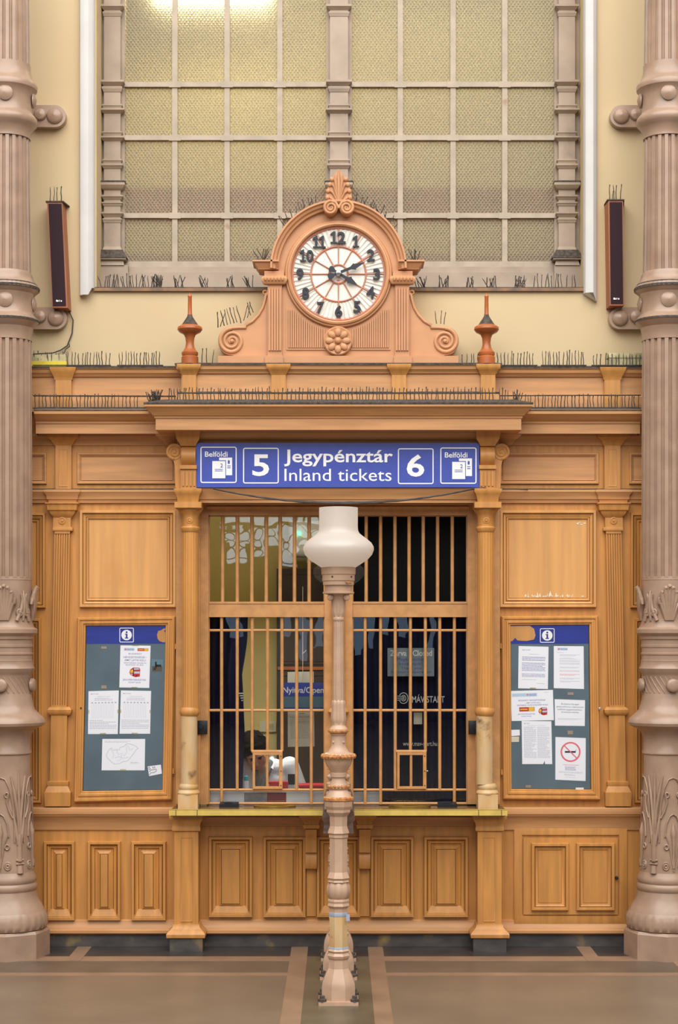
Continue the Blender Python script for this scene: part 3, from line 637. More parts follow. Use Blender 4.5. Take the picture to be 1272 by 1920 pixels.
def ticket_window(a, c, ups, lows, hx, label):
    t = thing('ticket_window', (X((a + c) / 2), .03, zct), label, 'window')
    b = MB(); b.pb(a, c, 1129, 1157, .015, .07); b.pb(a, c, 1128, 1132, .01, .07); b.build('transom', 'sash', t)
    b = MB(); b.pb(a, a + 2, 966.5, 1508, .03, .07); b.pb(c - 2, c, 966.5, 1508, .03, .07); b.pb(a, c, 966.5, 968, .03, .07); b.build('sash_frame', 'sash', t)
    for px in ups:
        b = MB(); b.tube([(X(px, .04), .04, Z(1132, .04)), (X(px, .04), .04, Z(967, .04))], .0125, 12); b.build('upper_bar', 'sash', t)
    lo, hi = hx
    for px in lows:
        segs = [(1156, 1508)]
        if lo < px < hi: segs = [(1156, 1408)]
        elif lo - 28 < px <= lo or hi <= px < hi + 28: segs = [(1156, 1482)] if px == min(lows, key=lambda q: abs(q - lo)) or True else segs
        for p0, p1 in segs:
            b = MB(); b.tube([(X(px, .04), .04, Z(p1, .04)), (X(px, .04), .04, Z(p0, .04))], .0115, 12); b.build('grille_bar', 'sash', t)
    for py in (1182, 1332, 1481, 1506.5):
        b = MB(); b.tube([(X(a, .04), .042, Z(py, .04)), (X(c, .04), .042, Z(py, .04))], .0095, 12); b.build('cross_bar', 'sash', t)
    b = MB(); b.tube([(X(lo, .04), .034, Z(1409, .04)), (X(hi, .04), .034, Z(1409, .04))], .012, 10); b.build('hatch_rail', 'sash', t)
    h = MB(); h.frame(lo + 2, hi - 2, 1411, 1479, .025, [(0, .045), (0, .02), (4.5, .02), (4.5, .045)], False); h = h.build('hatch_door', 'sash', t)
    b = MB(); b.tube([(X((lo + hi) / 2), .032, Z(1478)), (X((lo + hi) / 2), .032, Z(1412))], .010, 10); b.build('hatch_bar', 'sash', h)
    b = MB(); b.pb(hi - 6, hi, 1410, 1479, .012, .03)
    b.build('hinge_plate', 'sash', h)
    for py in (1418, 1446, 1473):
        b = MB(); b.ball((X(hi - 3), .011, Z(py)), .004); b.build('screw', 'black', h)
    b = MB(); b.box(X(a), X(c), .078, .083, Z(1508), Z(967)); b.build('glass_pane', 'glass', t)
    return t
UL = (417.5, 445, 472.5, 499.5, 525.5, 552.5, 580); UR = (687, 714, 741, 767.5, 794, 821, 848.5)
LL = (415.7, 445, 473, 502, 529, 556.6, 584); LR = (685, 714, 741.5, 770, 798, 825, 852.5)
twl = ticket_window(391, 609, UL, LL, (472, 530), 'barred ticket window with the open sign and seated clerk behind its grille')
twr = ticket_window(661, 877, UR, LR, (743, 800), 'barred ticket window with closed sign and dark curtain behind its grille')
b = MB(); b.ball((X(802), .008, Z(1446)), .007); b.build('latch_knob', 'steel', twr)
# ================================================================= CAST IRON COLUMNS
YCOL = -.30
def iron_column(c0, f, board, sgn):
    u = k(YCOL) / S; cx = X(c0, YCOL)
    zz = lambda py: Z(py, YCOL)
    t = thing('cast_iron_column', (cx, YCOL, 0), 'mauve brown fluted cast iron column beside the %s' % board, 'column')
    C = (cx, YCOL, 0)
    R = lambda prof: [(r * u, zz(py)) for r, py in prof]
    b = MB(); b.lathe([(.285, 0), (.285, zz(1744)), (.272, zz(1739))], C, 8, a0=sgn * math.radians(7.6)); b.build('plinth', 'iron', t, 20)
    b = MB(); b.lathe(R([(66, 1740), (72, 1737), (74, 1728), (73, 1714), (68, 1706), (66, 1703)]), C, 96, lambda a, z: 1 + (.016 * math.cos(28 * a) if zz(1735) < z < zz(1710) else 0)); b.build('torus_base', 'iron', t, 50)
    b = MB(); b.lathe(R([(68, 1706), (63, 1695), (56, 1684), (53, 1672), (52, 1668), (54, 1665), (55, 1660), (53, 1655), (51, 1653), (53, 1650), (53, 1644), (51, 1640), (48, 1632)]), C, 48); b.build('base_moulding', 'iron', t)
    b = MB(); b.lathe(R([(48, 1634), (46, 1600), (43.5, 1540), (42, 1480), (41.5, 1414), (44, 1412), (44, 1409), (42, 1406), (42, 1385), (43, 1378), (48, 1369), (55, 1365), (62, 1362), (68, 1359), (70, 1354), (68, 1347), (60, 1340), (50, 1330), (47, 1320), (45, 1310), (44, 1302)]), C, 56); b.build('lower_drum', 'iron', t)
    # relief of scrolls and spear leaves on the tapering drum
    b = MB()
    def surf(a, py, lift=0.0):
        t_ = (py - 1414) / 220; r = (41.5 + 6 * max(0, t_) ** 1.2 + lift) * u
        return (cx + r * math.sin(a), YCOL - r * math.cos(a), zz(py))
    for m in range(8):
        a0 = m * PI / 4 + sgn * -.12
        def line(pts, r): b.tube([surf(a0 + x / 43.0, y, .6) for x, y in pts], [q * 1.6 for q in r] if isinstance(r, list) else r * 1.6, 6)
        if m % 2 == 0:
            for s in (-1, 1):
                line([(0, 1455), (s * 8, 1458), (s * 16, 1475), (s * 22, 1505), (s * 25, 1540), (s * 25, 1575)], .0035)
                line([(0, 1522), (s * 6, 1526), (s * 12, 1540), (s * 15, 1565)], .0035)
                line([(s * 14, 1485), (s * 11, 1500), (s * 16, 1518), (s * 22, 1530)], .005)
                line([(s * (13 + 5 * math.cos(q * .55)), 1618 + 7 * math.sin(q * .55)) for q in range(20)], .004)
                line([(s * (13 + 2.5 * math.cos(q * .7)), 1618 + 3.4 * math.sin(q * .7)) for q in range(10)], .005)
                line([(s * (12 + 3.4 * math.cos(q * .6)), 1583 + 4.6 * math.sin(q * .6)) for q in range(12)], .004)
                line([(0, 1628), (s * 4, 1600), (s * 8, 1575), (s * 14, 1558)], .0035)
                line([(s * (11 + 3.5 * math.cos(q * .6)), 1487 + 4.6 * math.sin(q * .6)) for q in range(12)], .004)
            line([(0, 1622), (0, 1590), (0, 1565)], [.007, .005, .009]); line([(0, 1566), (0, 1556), (0, 1540)], [.009, .013, .002])
        else:
            line([(0, 1560), (0, 1500), (0, 1440)], [.006, .008, .002])
            for s in (-1, 1):
                line([(s * 1, 1562), (s * 3, 1520), (s * 9, 1480), (s * 15, 1452)], [.006, .009, .007, .003])
                line([(s * 2, 1580), (s * 7, 1545), (s * 12, 1515)], [.008, .008, .003])
            line([(0, 1560), (0, 1610)], .011)
            for y in (1608, 1615): line([(-7, y), (7, y)], .005)
            line([(0, 1618), (0, 1632)], [.012, .016])
    b.build('scroll_relief', 'iron', t, 60)
    b = MB(); b.lathe(R([(44, 1304), (43, 1300), (43, 1266), (45, 1263), (48, 1258), (50, 1253), (47, 1248), (46, 1240), (46.5, 1238), (45, 1237), (45, 1228), (46.5, 1227), (46.5, 1224), (45, 1223), (45, 1214), (46.5, 1213), (46.5, 1209), (45.5, 1208), (45.5, 1200), (48, 1198), (48, 1193), (51, 1190), (55, 1187), (55, 1180), (49, 1176), (46, 1168), (46, 1160)]), C, 48); b.build('ring_band', 'iron', t)
    b = MB()
    for i in range(28):          # twisted rope pattern
        a = 2 * PI * i / 28; b.tube([(cx + 43 * u * math.sin(a + d * .22), YCOL - 43 * u * math.cos(a + d * .22), zz(1283 + d * 15)) for d in (-1, 0, 1)], .0045, 6)
    b.build('rope_pattern', 'iron', t, 60)
    for m in range(4):
        a = m * PI / 2 + sgn * -.1; d = Vector((math.sin(a), -math.cos(a), 0)); T = Matrix.Rotation(PI / 2, 4, 'X'); T = Matrix.Rotation(a, 4, 'Z') @ T
        b = MB(); b.lathe([(.030, 0), (.046, .004), (.046, .022), (.040, .030), (.03, .034), (0, .036)], (C[0] + d.x * 43 * u, C[1] + d.y * 43 * u, zz(1284)), 20, T=T); b.build('bolt', 'iron', t)
    # acanthus capital of the lower shaft
    b = MB()
    for m in range(4):
        a = m * PI / 2 + sgn * .05
        def P(side, out, py):
            q = a + side / 45.0; return (cx + (45 + out) * u * math.sin(q), YCOL - (45 + out) * u * math.cos(q), zz(py))
        for i_ in range(-3, 4):           # lobes of the shell leaf, tips curling outward
            w = abs(i_); top = (1099, 1102, 1110, 1122)[w]; sx = i_ * 5.6
            b.tube([P(sx * .35, 1, 1163), P(sx * .55, 3, 1148), P(sx * .85, 4, 1132), P(sx * 1.05, 5, top + 10), P(sx * 1.0, 9 - w, top), P(sx * .95, 12 - 1.5 * w, top + 4)], [.012, .016, .018, .017, .013, .006], 8)
        for s_ in (-1, 1):                # volutes between the leaves
            b.tube([P(s_ * (27 + (6.5 - .3 * q) * math.cos(q * .5)), 2 + q * .12, 1148 + (8 - .38 * q) * math.sin(q * .5)) for q in range(20)], .009, 7)
            b.tube([P(s_ * 22, 2, 1164), P(s_ * 31, 3, 1140), P(s_ * 33, 3, 1124), P(s_ * 30, 4, 1114)], [.014, .014, .011, .006], 7)
        b.tube([P(35.5, 0, 1164), P(35.5, 3, 1140), P(35.5, 3, 1122), P(35.5, 2, 1108)], [.012, .016, .013, .004], 7)
    b.build('acanthus_leaves', 'iron', t, 70)
    fl = lambda n, d: (lambda a, z: 1 - d * max(0.0, math.cos(n * a)) ** .5)
    b = MB(); b.lathe(R([(45, 1162), (44.5, 1086)]), C, 48); b.build('shaft_foot', 'iron', t)
    b = MB(); b.lathe(R([(45, 1088), (44.5, 1082)]) , C, 200); b.lathe(R([(45, 1084), (44.8, 900), (43.8, 637)]), C, 240, fl(20, .12)); b.build('fluted_shaft', 'iron', t, 60)
    b = MB(); b.lathe(R([(44.5, 640), (44.5, 626), (46, 622), (47, 616), (55, 608), (58, 604), (57, 600), (52, 596), (49, 592), (47, 588), (47, 562), (49, 558), (50, 553), (56, 548), (59, 544), (58, 539), (52, 533), (49, 527), (46, 521), (46, 518), (43, 512)]), C, 48); b.build('lower_collar', 'iron', t)
    b = MB(); b.lathe(R([(58.5, 546), (59.5, 542), (54, 534)]), C, 40); b.lathe(R([(58.5, 605), (58.5, 602), (50, 595)]), C, 40); b.build('dust_layer', 'dusty', t)
    b = MB(); b.lathe(R([(43, 514), (41, 380), (40, 256)]), C, 240, fl(20, .12)); b.build('fluted_shaft', 'iron', t, 60)
    b = MB(); b.lathe(R([(42, 262), (42, 250), (46, 244), (48, 240), (53, 236), (55, 230), (54, 224), (50, 219), (46, 215), (45, 212), (45, 184), (47, 180), (49, 175), (54, 170), (55, 164), (53, 159), (48, 154), (45, 147), (43, 140), (42, 134), (42, 124)]), C, 48); b.build('upper_collar', 'iron', t)
    b = MB(); b.lathe(R([(41, 128), (38.5, -80), (36, -340)]), C, 240, fl(20, .12)); b.build('fluted_shaft', 'iron', t, 60)
    for py, pyp in ((190, 218), (572, 596)):
        for m in range(4):
            a = m * PI / 2 + sgn * .08; d = Vector((math.sin(a), -math.cos(a), 0)); T = Matrix.Rotation(a, 4, 'Z') @ Matrix.Rotation(PI / 2, 4, 'X')
            b = MB(); b.lathe([(.034, 0), (.052, .003), (.052, .012), (.036, .022), (0, .032)], (C[0] + d.x * 45 * u, C[1] + d.y * 45 * u, zz(py - 2)), 20, T=T); b.build('bolt', 'iron', t)
        # wall tie plate behind with its round bolt
        pc = 104 if py < 300 else 106; s = 1 if f is same else -1; YP = .085
        b = MB(); xe, ze, rr = X(f(pc), YP), Z(pyp + 2, YP), .078
        pts = [(xe + s * rr * math.cos(q), ze + rr * math.sin(q)) for q in [-PI / 2 + PI * i / 14 for i in range(15)]] + [(X(f(60), YP), ze + rr), (X(f(60), YP), ze - rr)]
        b.poly(pts, YP - .03, WY + .01); w = b.build('wall_plate', ['iron'], t)
        b = MB(); b.lathe([(.058, -.005), (.058, .006), (.05, .02), (.042, .026), (0, .042)], (xe, YP - .03, ze), 22, T=Matrix.Rotation(PI / 2, 4, 'X')); b.build('bolt', 'iron', w)
        b = MB(); b.lathe([(.045, -.005), (.045, .006), (.036, .022), (0, .036)], (X(f(77), YP), YP - .03, ze + .01), 20, T=Matrix.Rotation(PI / 2, 4, 'X')); b.build('bolt', 'iron', w)
iron_column(15, same, 'yellow box and the dado of three panels', 1)
iron_column(1249, mir, 'dusty cream box and the low access door', -1)

# ================================================================= LAMP POST AND BARRIER
def octa(b, prof, C): b.lathe(prof, C, 8, a0=PI / 8)
def lamp_lower(t, C, u, z, full=True):
    s8 = 1 / math.cos(PI / 8)
    b = MB(); h = 37 * u
    b.box(C[0] - h, C[0] + h, C[1] - h, C[1] + h, 0, .022); b.build('base_plate', 'post', t)
    for sx in (-1, 1):
        for sy in (-1, 1):
            b = MB(); b.lathe([(.026, 0), (.026, .014), (.016, .018), (.016, .034), (0, .038)], (C[0] + sx * h * .82, C[1] + sy * h * .82, .0222), 8); b.build('anchor_bolt', 'dusty', t)
    b = MB(); octa(b, [(31 * u * s8, .022), (31 * u * s8, z(1848)), (30 * u * s8, z(1842)), (29 * u * s8, z(1838)), (25 * u * s8, z(1828)), (19 * u * s8, z(1814)), (17.5 * u * s8, z(1797))], C); b.build('octagonal_base', 'post', t, 15)
    b = MB(); octa(b, [(17.5 * u * s8, z(1798)), (20 * u * s8, z(1794)), (21 * u * s8, z(1790)), (18 * u * s8, z(1785)), (20 * u * s8, z(1781)), (16.5 * u * s8, z(1777)), (16.5 * u * s8, z(1702)), (18 * u * s8, z(1700)), (20.5 * u * s8, z(1697)), (19 * u * s8, z(1692)), (20 * u * s8, z(1688)), (19 * u * s8, z(1684))], C); b.build('lower_shaft', 'post', t, 15)
    b = MB(); b.lathe([(16 * u, z(1686)), (20 * u, z(1680)), (22 * u, z(1670)), (21 * u, z(1660)), (17 * u, z(1653))], C, 64, lambda a, zz_: 1 + .05 * math.cos(8 * a) ** 3); b.build('carved_ball', 'post', t, 60)
    b = MB(); octa(b, [(17 * u * s8, z(1655)), (20 * u * s8, z(1652)), (18 * u * s8, z(1649)), (20.5 * u * s8, z(1645)), (19 * u * s8, z(1641)), (16.5 * u * s8, z(1634)), (16.5 * u * s8, z(1571)), (18 * u * s8, z(1569)), (17.5 * u * s8, z(1564)), (20 * u * s8, z(1561)), (18 * u * s8, z(1554))], C); b.build('octagonal_shaft', 'post', t, 15)
def lamp_post():
    YL = -1.8; u = k(YL) / S; C = (X(635, YL), YL, 0); z = lambda py: Z(py, YL); s8 = 1 / math.cos(PI / 8)
    t = thing('lamp_post', C, 'beige cast iron lamp post with a frosted glass shade standing before the ticket windows', 'lamp')
    lamp_lower(t, C, u, z)
    for p0, p1 in ((1709, 1717), (1774, 1781)):
        b = MB(); octa(b, [(16.9 * u * s8, z(p1)), (17.3 * u * s8, z(p1 - 1)), (17.3 * u * s8, z(p0 + 1)), (16.9 * u * s8, z(p0))], C); b.build('tape_band', 'tape', t)
    b = MB(); b.box(C[0] - .012, C[0] + .006, YL - 17.8 * u, YL - 17 * u, z(1797), z(1776)); b.build('tape_end', 'tape', t); b = MB(); b.box(C[0] + .046, C[0] + .068, YL - .055, YL - .05, z(1724), z(1712)); b.build('tape_end', 'tape', t)
    b = MB(); octa(b, [(16.65 * u * s8, z(1775)), (16.9 * u * s8, z(1773)), (16.9 * u * s8, z(1718)), (16.65 * u * s8, z(1716))], C); b.build('wrap', 'worn', t)
    b = MB(); octa(b, [(18 * u * s8, z(1556)), (16 * u * s8, z(1548)), (16.5 * u * s8, z(1530)), (19 * u * s8, z(1526)), (22 * u * s8, z(1522)), (22 * u * s8, z(1517)), (25 * u * s8, z(1511)), (26 * u * s8, z(1503)), (25 * u * s8, z(1501))], C); b.build('octagonal_neck', 'post', t, 15)
    b = MB(); octa(b, [(25 * u * s8, z(1501.5)), (28 * u * s8, z(1499.5)), (28 * u * s8, z(1495)), (24 * u * s8, z(1493))], C); b.build('chipped_ledge', 'chip', t, 15)
    b = MB(); b.lathe([(25 * u, z(1494)), (19 * u, z(1484)), (16 * u, z(1480)), (19 * u, z(1477)), (17 * u, z(1470)), (13 * u, z(1462)), (13 * u, z(1458)), (15.5 * u, z(1456)), (15.5 * u, z(1449)), (14 * u, z(1447))], C, 32); b.build('urn_foot', 'post', t)
    b = MB()
    for i in range(18): a = 2 * PI * i / 18; b.ball((C[0] + 18.5 * u * math.sin(a), C[1] - 18.5 * u * math.cos(a), z(1474)), 3.1 * u, seg=8)
    b.build('bead_ring', 'chip', t)
    b = MB(); b.lathe([(15 * u, z(1448)), (18 * u, z(1442)), (23 * u, z(1435)), (26 * u, z(1428)), (27 * u, z(1422)), (30 * u, z(1419)), (28 * u, z(1413)), (24 * u, z(1411))], C, 64, lambda a, z_: 1 - (.05 * max(0, math.cos(8 * a)) ** 4 if z_ < z(1424) else 0)); b.build('urn_bowl', 'post', t, 50)
    b = MB()
    for i in range(24): a = 2 * PI * i / 24; b.ball((C[0] + 29.5 * u * math.sin(a), C[1] - 29.5 * u * math.cos(a), z(1417.5)), 4.3 * u, (1, 1, 1.15), 8)
    b.build('bead_ring', 'chip', t)
    b = MB(); b.lathe([(26 * u, z(1413)), (20 * u, z(1410)), (15.5 * u, z(1402)), (13.5 * u, z(1396)), (13 * u, z(1380)), (15 * u, z(1377)), (16 * u, z(1375)), (15 * u, z(1374))], C, 32)
    for sx in (-1, 1):
        for sy in (-1, 1): b.ball((C[0] + sx * 9.5 * u, C[1] + sy * 9.5 * u, z(1391)), 2.6 * u, seg=8)
    b.build('urn_neck', 'post', t)
    b = MB(); b.lathe([(15 * u, z(1374.5)), (19 * u, z(1372.5)), (19.5 * u, z(1369.5)), (17 * u, z(1366))], C, 32); b.build('worn_ring', 'chip', t)
    b = MB(); b.lathe([(18 * u, z(1367)), (14 * u, z(1362)), (11.5 * u, z(1359)), (13 * u, z(1354)), (14 * u, z(1347)), (13 * u, z(1335)), (12.3 * u, z(1322)), (12.6 * u, z(1316)), (10 * u, z(1312))], C, 64, lambda a, z_: 1 + (.05 * math.cos(8 * a) if z_ > z(1356) else 0)); b.build('leaf_bulb', 'post', t, 60)
    b = MB(); b.lathe([(11 * u, z(1316)), (9.4 * u, z(1164))], C, 96, lambda a, z_: 1 - .08 * max(0, math.cos(10 * a)) ** .5); b.build('fluted_shaft', 'post', t, 60)
    b = MB(); b.lathe([(9 * u, z(1165)), (10.6 * u, z(1163)), (10.6 * u, z(1159)), (9.5 * u, z(1157)), (10.5 * u, z(1154)), (12 * u, z(1147)), (12 * u, z(1140)), (13.5 * u, z(1128)), (16 * u, z(1118)), (20 * u, z(1113))], C, 64, lambda a, z_: 1 + (.05 * math.cos(8 * a) if z(1155) < z_ < z(1128) else 0))
    for sx in (-1, 1):
        for sy in (-1, 1): b.lathe([(.006, -.05 * .5), (5.6 * u, -.02), (6.2 * u, 0), (5.6 * u, .02), (.006, .025)], (C[0] + sx * 15 * u, C[1] + sy * 9 * u, z(1120)), 16, T=Matrix.Rotation(PI / 2, 4, 'X'))
    b.build('volute_capital', 'post', t, 50)
    b = MB(); b.lathe([(20 * u, z(1115)), (29.5 * u, z(1113)), (29.5 * u, z(1110)), (25 * u, z(1109)), (25.5 * u, z(1098)), (29 * u, z(1097)), (29 * u, z(1090)), (30.5 * u, z(1089)), (30.5 * u, z(1078)), (32 * u, z(1077)), (32.5 * u, z(1064)), (29 * u, z(1063.5))], C, 40); col = b.build('shade_collar', 'post', t)
    for a in (-.38, .9, 2.2, -1.5, 1.55):
        b = MB(); b.ball((C[0] + 30.6 * u * math.sin(a), C[1] - 30.6 * u * math.cos(a), z(1082)), 1.9 * u, seg=8); b.build('set_screw', 'dusty', col)
    b = MB(); x0 = C[0] + 14 * u; b.tube([(x0, YL - 27 * u, z(1092)), (x0 + 6 * u, YL - 28.5 * u, z(1093)), (x0 + 9 * u, YL - 24 * u, z(1094))], 1.6 * u, 8); b.build('thumb_screw', 'chip', col)
    b = MB(); b.lathe([(30 * u, z(1063)), (33 * u, z(1063.6)), (43 * u, z(1057)), (55 * u, z(1049)), (63 * u, z(1040)), (66.5 * u, z(1031)), (66 * u, z(1025)), (62 * u, z(1018)), (54 * u, z(1011)), (45 * u, z(1004.5)), (39.5 * u, z(1000)), (37 * u, z(995)), (36.3 * u, z(988)), (36.3 * u, z(952))], C, 64, cap=False); b.build('lamp_shade', 'shade', t, 50)
    return YL
lamp_post()
def barrier_post(Y, label):
    YL = -1.8; u = k(YL) / S; C = (X(635, YL), Y, 0); z = lambda py: Z(py, YL)
    t = thing('barrier_post', C, label, 'post')
    lamp_lower(t, C, u, z)
    b = MB(); b.lathe([(18 * u, z(1556)), (17 * u, z(1548)), (17 * u, 1.0)], C, 24); b.build('neck', 'post', t)
    b = MB(); b.lathe([(20 * u, 1.151), (26 * u, 1.16), (26 * u, 1.185), (19 * u, 1.20), (21 * u, 1.215), (25 * u, 1.235), (25 * u, 1.25), (19 * u, 1.265), (14 * u, 1.28), (24 * u, 1.288), (24 * u, 1.296), (0, 1.31)], C, 28); b.build('cap', 'post', t)
barrier_post(-1.05, 'shorter beige barrier post standing directly behind the lamp post')
barrier_post(-.42, 'beige barrier post nearest the counter, hidden mostly behind the lamp post')
rl = thing('barrier_rail', (X(635, -1.8), -1.0, 1.07), 'dark brown wooden rail running from the lamp post to the counter', 'rail')
b = MB(); xm = X(635, -1.8)
sec = [(-.085, 1.145), (.085, 1.145), (.093, 1.12), (.10, 1.08), (.088, 1.07), (.092, 1.0), (-.092, 1.0), (-.088, 1.07), (-.10, 1.08), (-.093, 1.12)]
b.loft([[(xm + x, -1.70, z) for x, z in sec], [(xm + x, -.32, z) for x, z in sec]], True, True, True); b.build('rail', 'rail', rl)

# ================================================================= BIG BLUE SIGN
YSG = YB - .062
sg = thing('station_sign', (X(634, YSG), YSG, Z(914, YSG)), 'wide blue ticket sign lettered Jegypénztár and Inland tickets', 'sign')
b = MB(); b.pb(367.5, 899.5, 830.5, 914, YSG, YSG + .02); b.build('sign_board', 'blue', sg)
YT = YSG - .001; TH = .002
def rbox(b, a, c, t, d, w, y, r=4):           # rounded outline
    def ring(i):
        pts = []
        for cx, cy, q in ((c - r, t + r, 0), (a + r, t + r, 1), (a + r, d - r, 2), (c - r, d - r, 3)):
            for j in range(5):
                an = PI / 2 * q + PI / 2 * j / 4; rr = r - i
                pts.append((X(cx + rr * math.cos(an), y), y, Z(cy - rr * math.sin(an), y)))
        return pts
    o, i = ring(0), ring(w)
    b.loft([[(p[0], y + .001, p[2]) for p in o], o, i, [(p[0], y + .001, p[2]) for p in i]], True)
def ticket_icon(dx, dy):
    b = MB(); rbox(b, 376 + dx, 444 + dx, 837.5 + dy, 905.5 + dy, 2, YT); b.build('icon_border', 'signw', sg)
    text('Belföldi', prect(384.5 + dx, 427 + dx, 846.5 + dy, 856.5 + dy, YT), 'signw', sg, bold=.012, th=.0008)
    b = MB(); b.pb(411 + dx, 435.5 + dx, 858 + dy, 891 + dy, YT, YT + .001).pb(397 + dx, 424 + dx, 863 + dy, 898 + dy, YT - .0006, YT, mi=1).pb(398.3 + dx, 422.7 + dx, 864.5 + dy, 896.7 + dy, YT - .0014, YT)
    for x0, x1, y in ((403, 418, 880), (403, 418, 883), (426.5, 432.5, 873.5), (426.5, 432.5, 877)): b.pb(x0 + dx, x1 + dx, y - .6 + dy, y + .6 + dy, YT - .002, YT - .001, mi=1)
    o = b.build('ticket_icon', ['signw', 'blue'], sg)
    text('2', prect(413.5 + dx, 418 + dx, 869 + dy, 876.5 + dy, YT - .002), 'blue', o, bold=.01, th=.0006)
    text('1', prect(427.5 + dx, 431 + dx, 863 + dy, 869.5 + dy, YT - .001), 'blue', o, bold=.01, th=.0006)
ticket_icon(0, 0); ticket_icon(450, 1.5)
for a, c, t_, d, s, r in ((456, 523, 839.5, 906.5, '5', (473.5, 505, 852, 892.7)), (746.5, 813.5, 840.5, 907.5, '6', (763, 796, 852, 894))):
    b = MB(); rbox(b, a, c, t_, d, 2, YT); b.build('number_border', 'signw', sg)
    text(s, prect(*r, YT), 'signw', sg, 'number', bold=.02, th=TH)
text('Jegypénztár', prect(533, 737, 843, 874.5, YT), 'signw', sg, bold=.016, th=TH)
text('Inland tickets', prect(533.7, 734.5, 879, 902, YT), 'signw', sg, bold=.0, th=TH)
cb = thing('drooping_cable', (X(634, -.29), -.29, Z(916, -.29)), 'dark cable bundle drooping below the big blue sign', 'cable')
b = MB(); random.seed(3)
for q in range(3):
    pts = []
    for i in range(41):
        t_ = i / 40; px = 400 + (890 - 400) * t_; sag = 25 * (1 - abs(2 * t_ - 1) ** 2.2)
        pts.append((X(px, -.28), -.258 - .012 * q, Z(916 + sag + q * 1.7 * (1 - abs(2 * t_ - 1)) + random.uniform(-.4, .4), -.28)))
    b.tube(pts, .0055, 6)
b.build('wire', 'cable', cb)
b = MB(); b.tube([(X(888, -.25), -.258, Z(916, -.25)), (X(905, -.25), -.258, Z(914.5, -.25)), (X(990, -.05), -.062, Z(919, -.05))], .003, 6); b.build('wire', 'cable', cb)
for s, p in ((1, [(378, 945), (375, 953), (379, 962), (388, 967)]), (1, [(890, 945), (893, 950), (884, 962), (877, 970)])):
    pass

# ================================================================= CLOCK IN ITS CARVED HOUSING
YK = -.10
ck = thing('station_clock', (X(635, YK), YK, Z(681, YK)), 'round station clock in an apricot carved wooden housing with volutes', 'clock')
U = k(YK) / S
def P2(px, py): return (X(px, YK), Z(py, YK))
ZB0 = zlift = 0
b = MB()
pts = [(529, 667), (529, 503)]
body = [P2(505, 681), P2(505, 505)] + [P2(635 - 124 * math.cos(a), 506 - 124 * math.sin(a)) for a in [PI * i / 40 for i in range(1, 40)]] + [P2(765, 505), P2(765, 681)]
b.poly(body, YK, .10); b.build('housing', 'clockw', ck)
b = MB(); b.pb(409, 860, 667, 682, YK - .03, .08); b.build('plinth', 'clockw', ck)
# arched moulding
b = MB()
prof = [(100.5, YK), (100.5, YK - .012), (104, YK - .012), (108, YK - .004), (111, YK - .004), (112, YK - .03), (116, YK - .034), (118, YK - .05), (122, YK - .056), (124, YK - .07), (127.5, YK - .07), (127.5, .08), (110, .08)]
prof = prof[5:]
L = []
for i in range(57):
    a = PI * i / 56; L.append([(P2(635 - r * math.cos(a), 506 - r * math.sin(a) * 1.0)[0], y, P2(635 - r * math.cos(a), 506 - r * math.sin(a))[1]) for r, y in prof])
b.loft(L, True, True, True)
for s in (-1, 1):           # horizontal returns of the arch
    a, c = sorted((635 + s * 112, 635 + s * 142))
    b.pmold(a, c, YK, [(.0, 508), (.03, 505), (.035, 501), (.05, 496), (.055, 492), (.07, 490), (.07, 487)], 0 if s > 0 else 1, 1 if s > 0 else 0, yb=.06)
b.build('arch_moulding', 'clockw', ck)
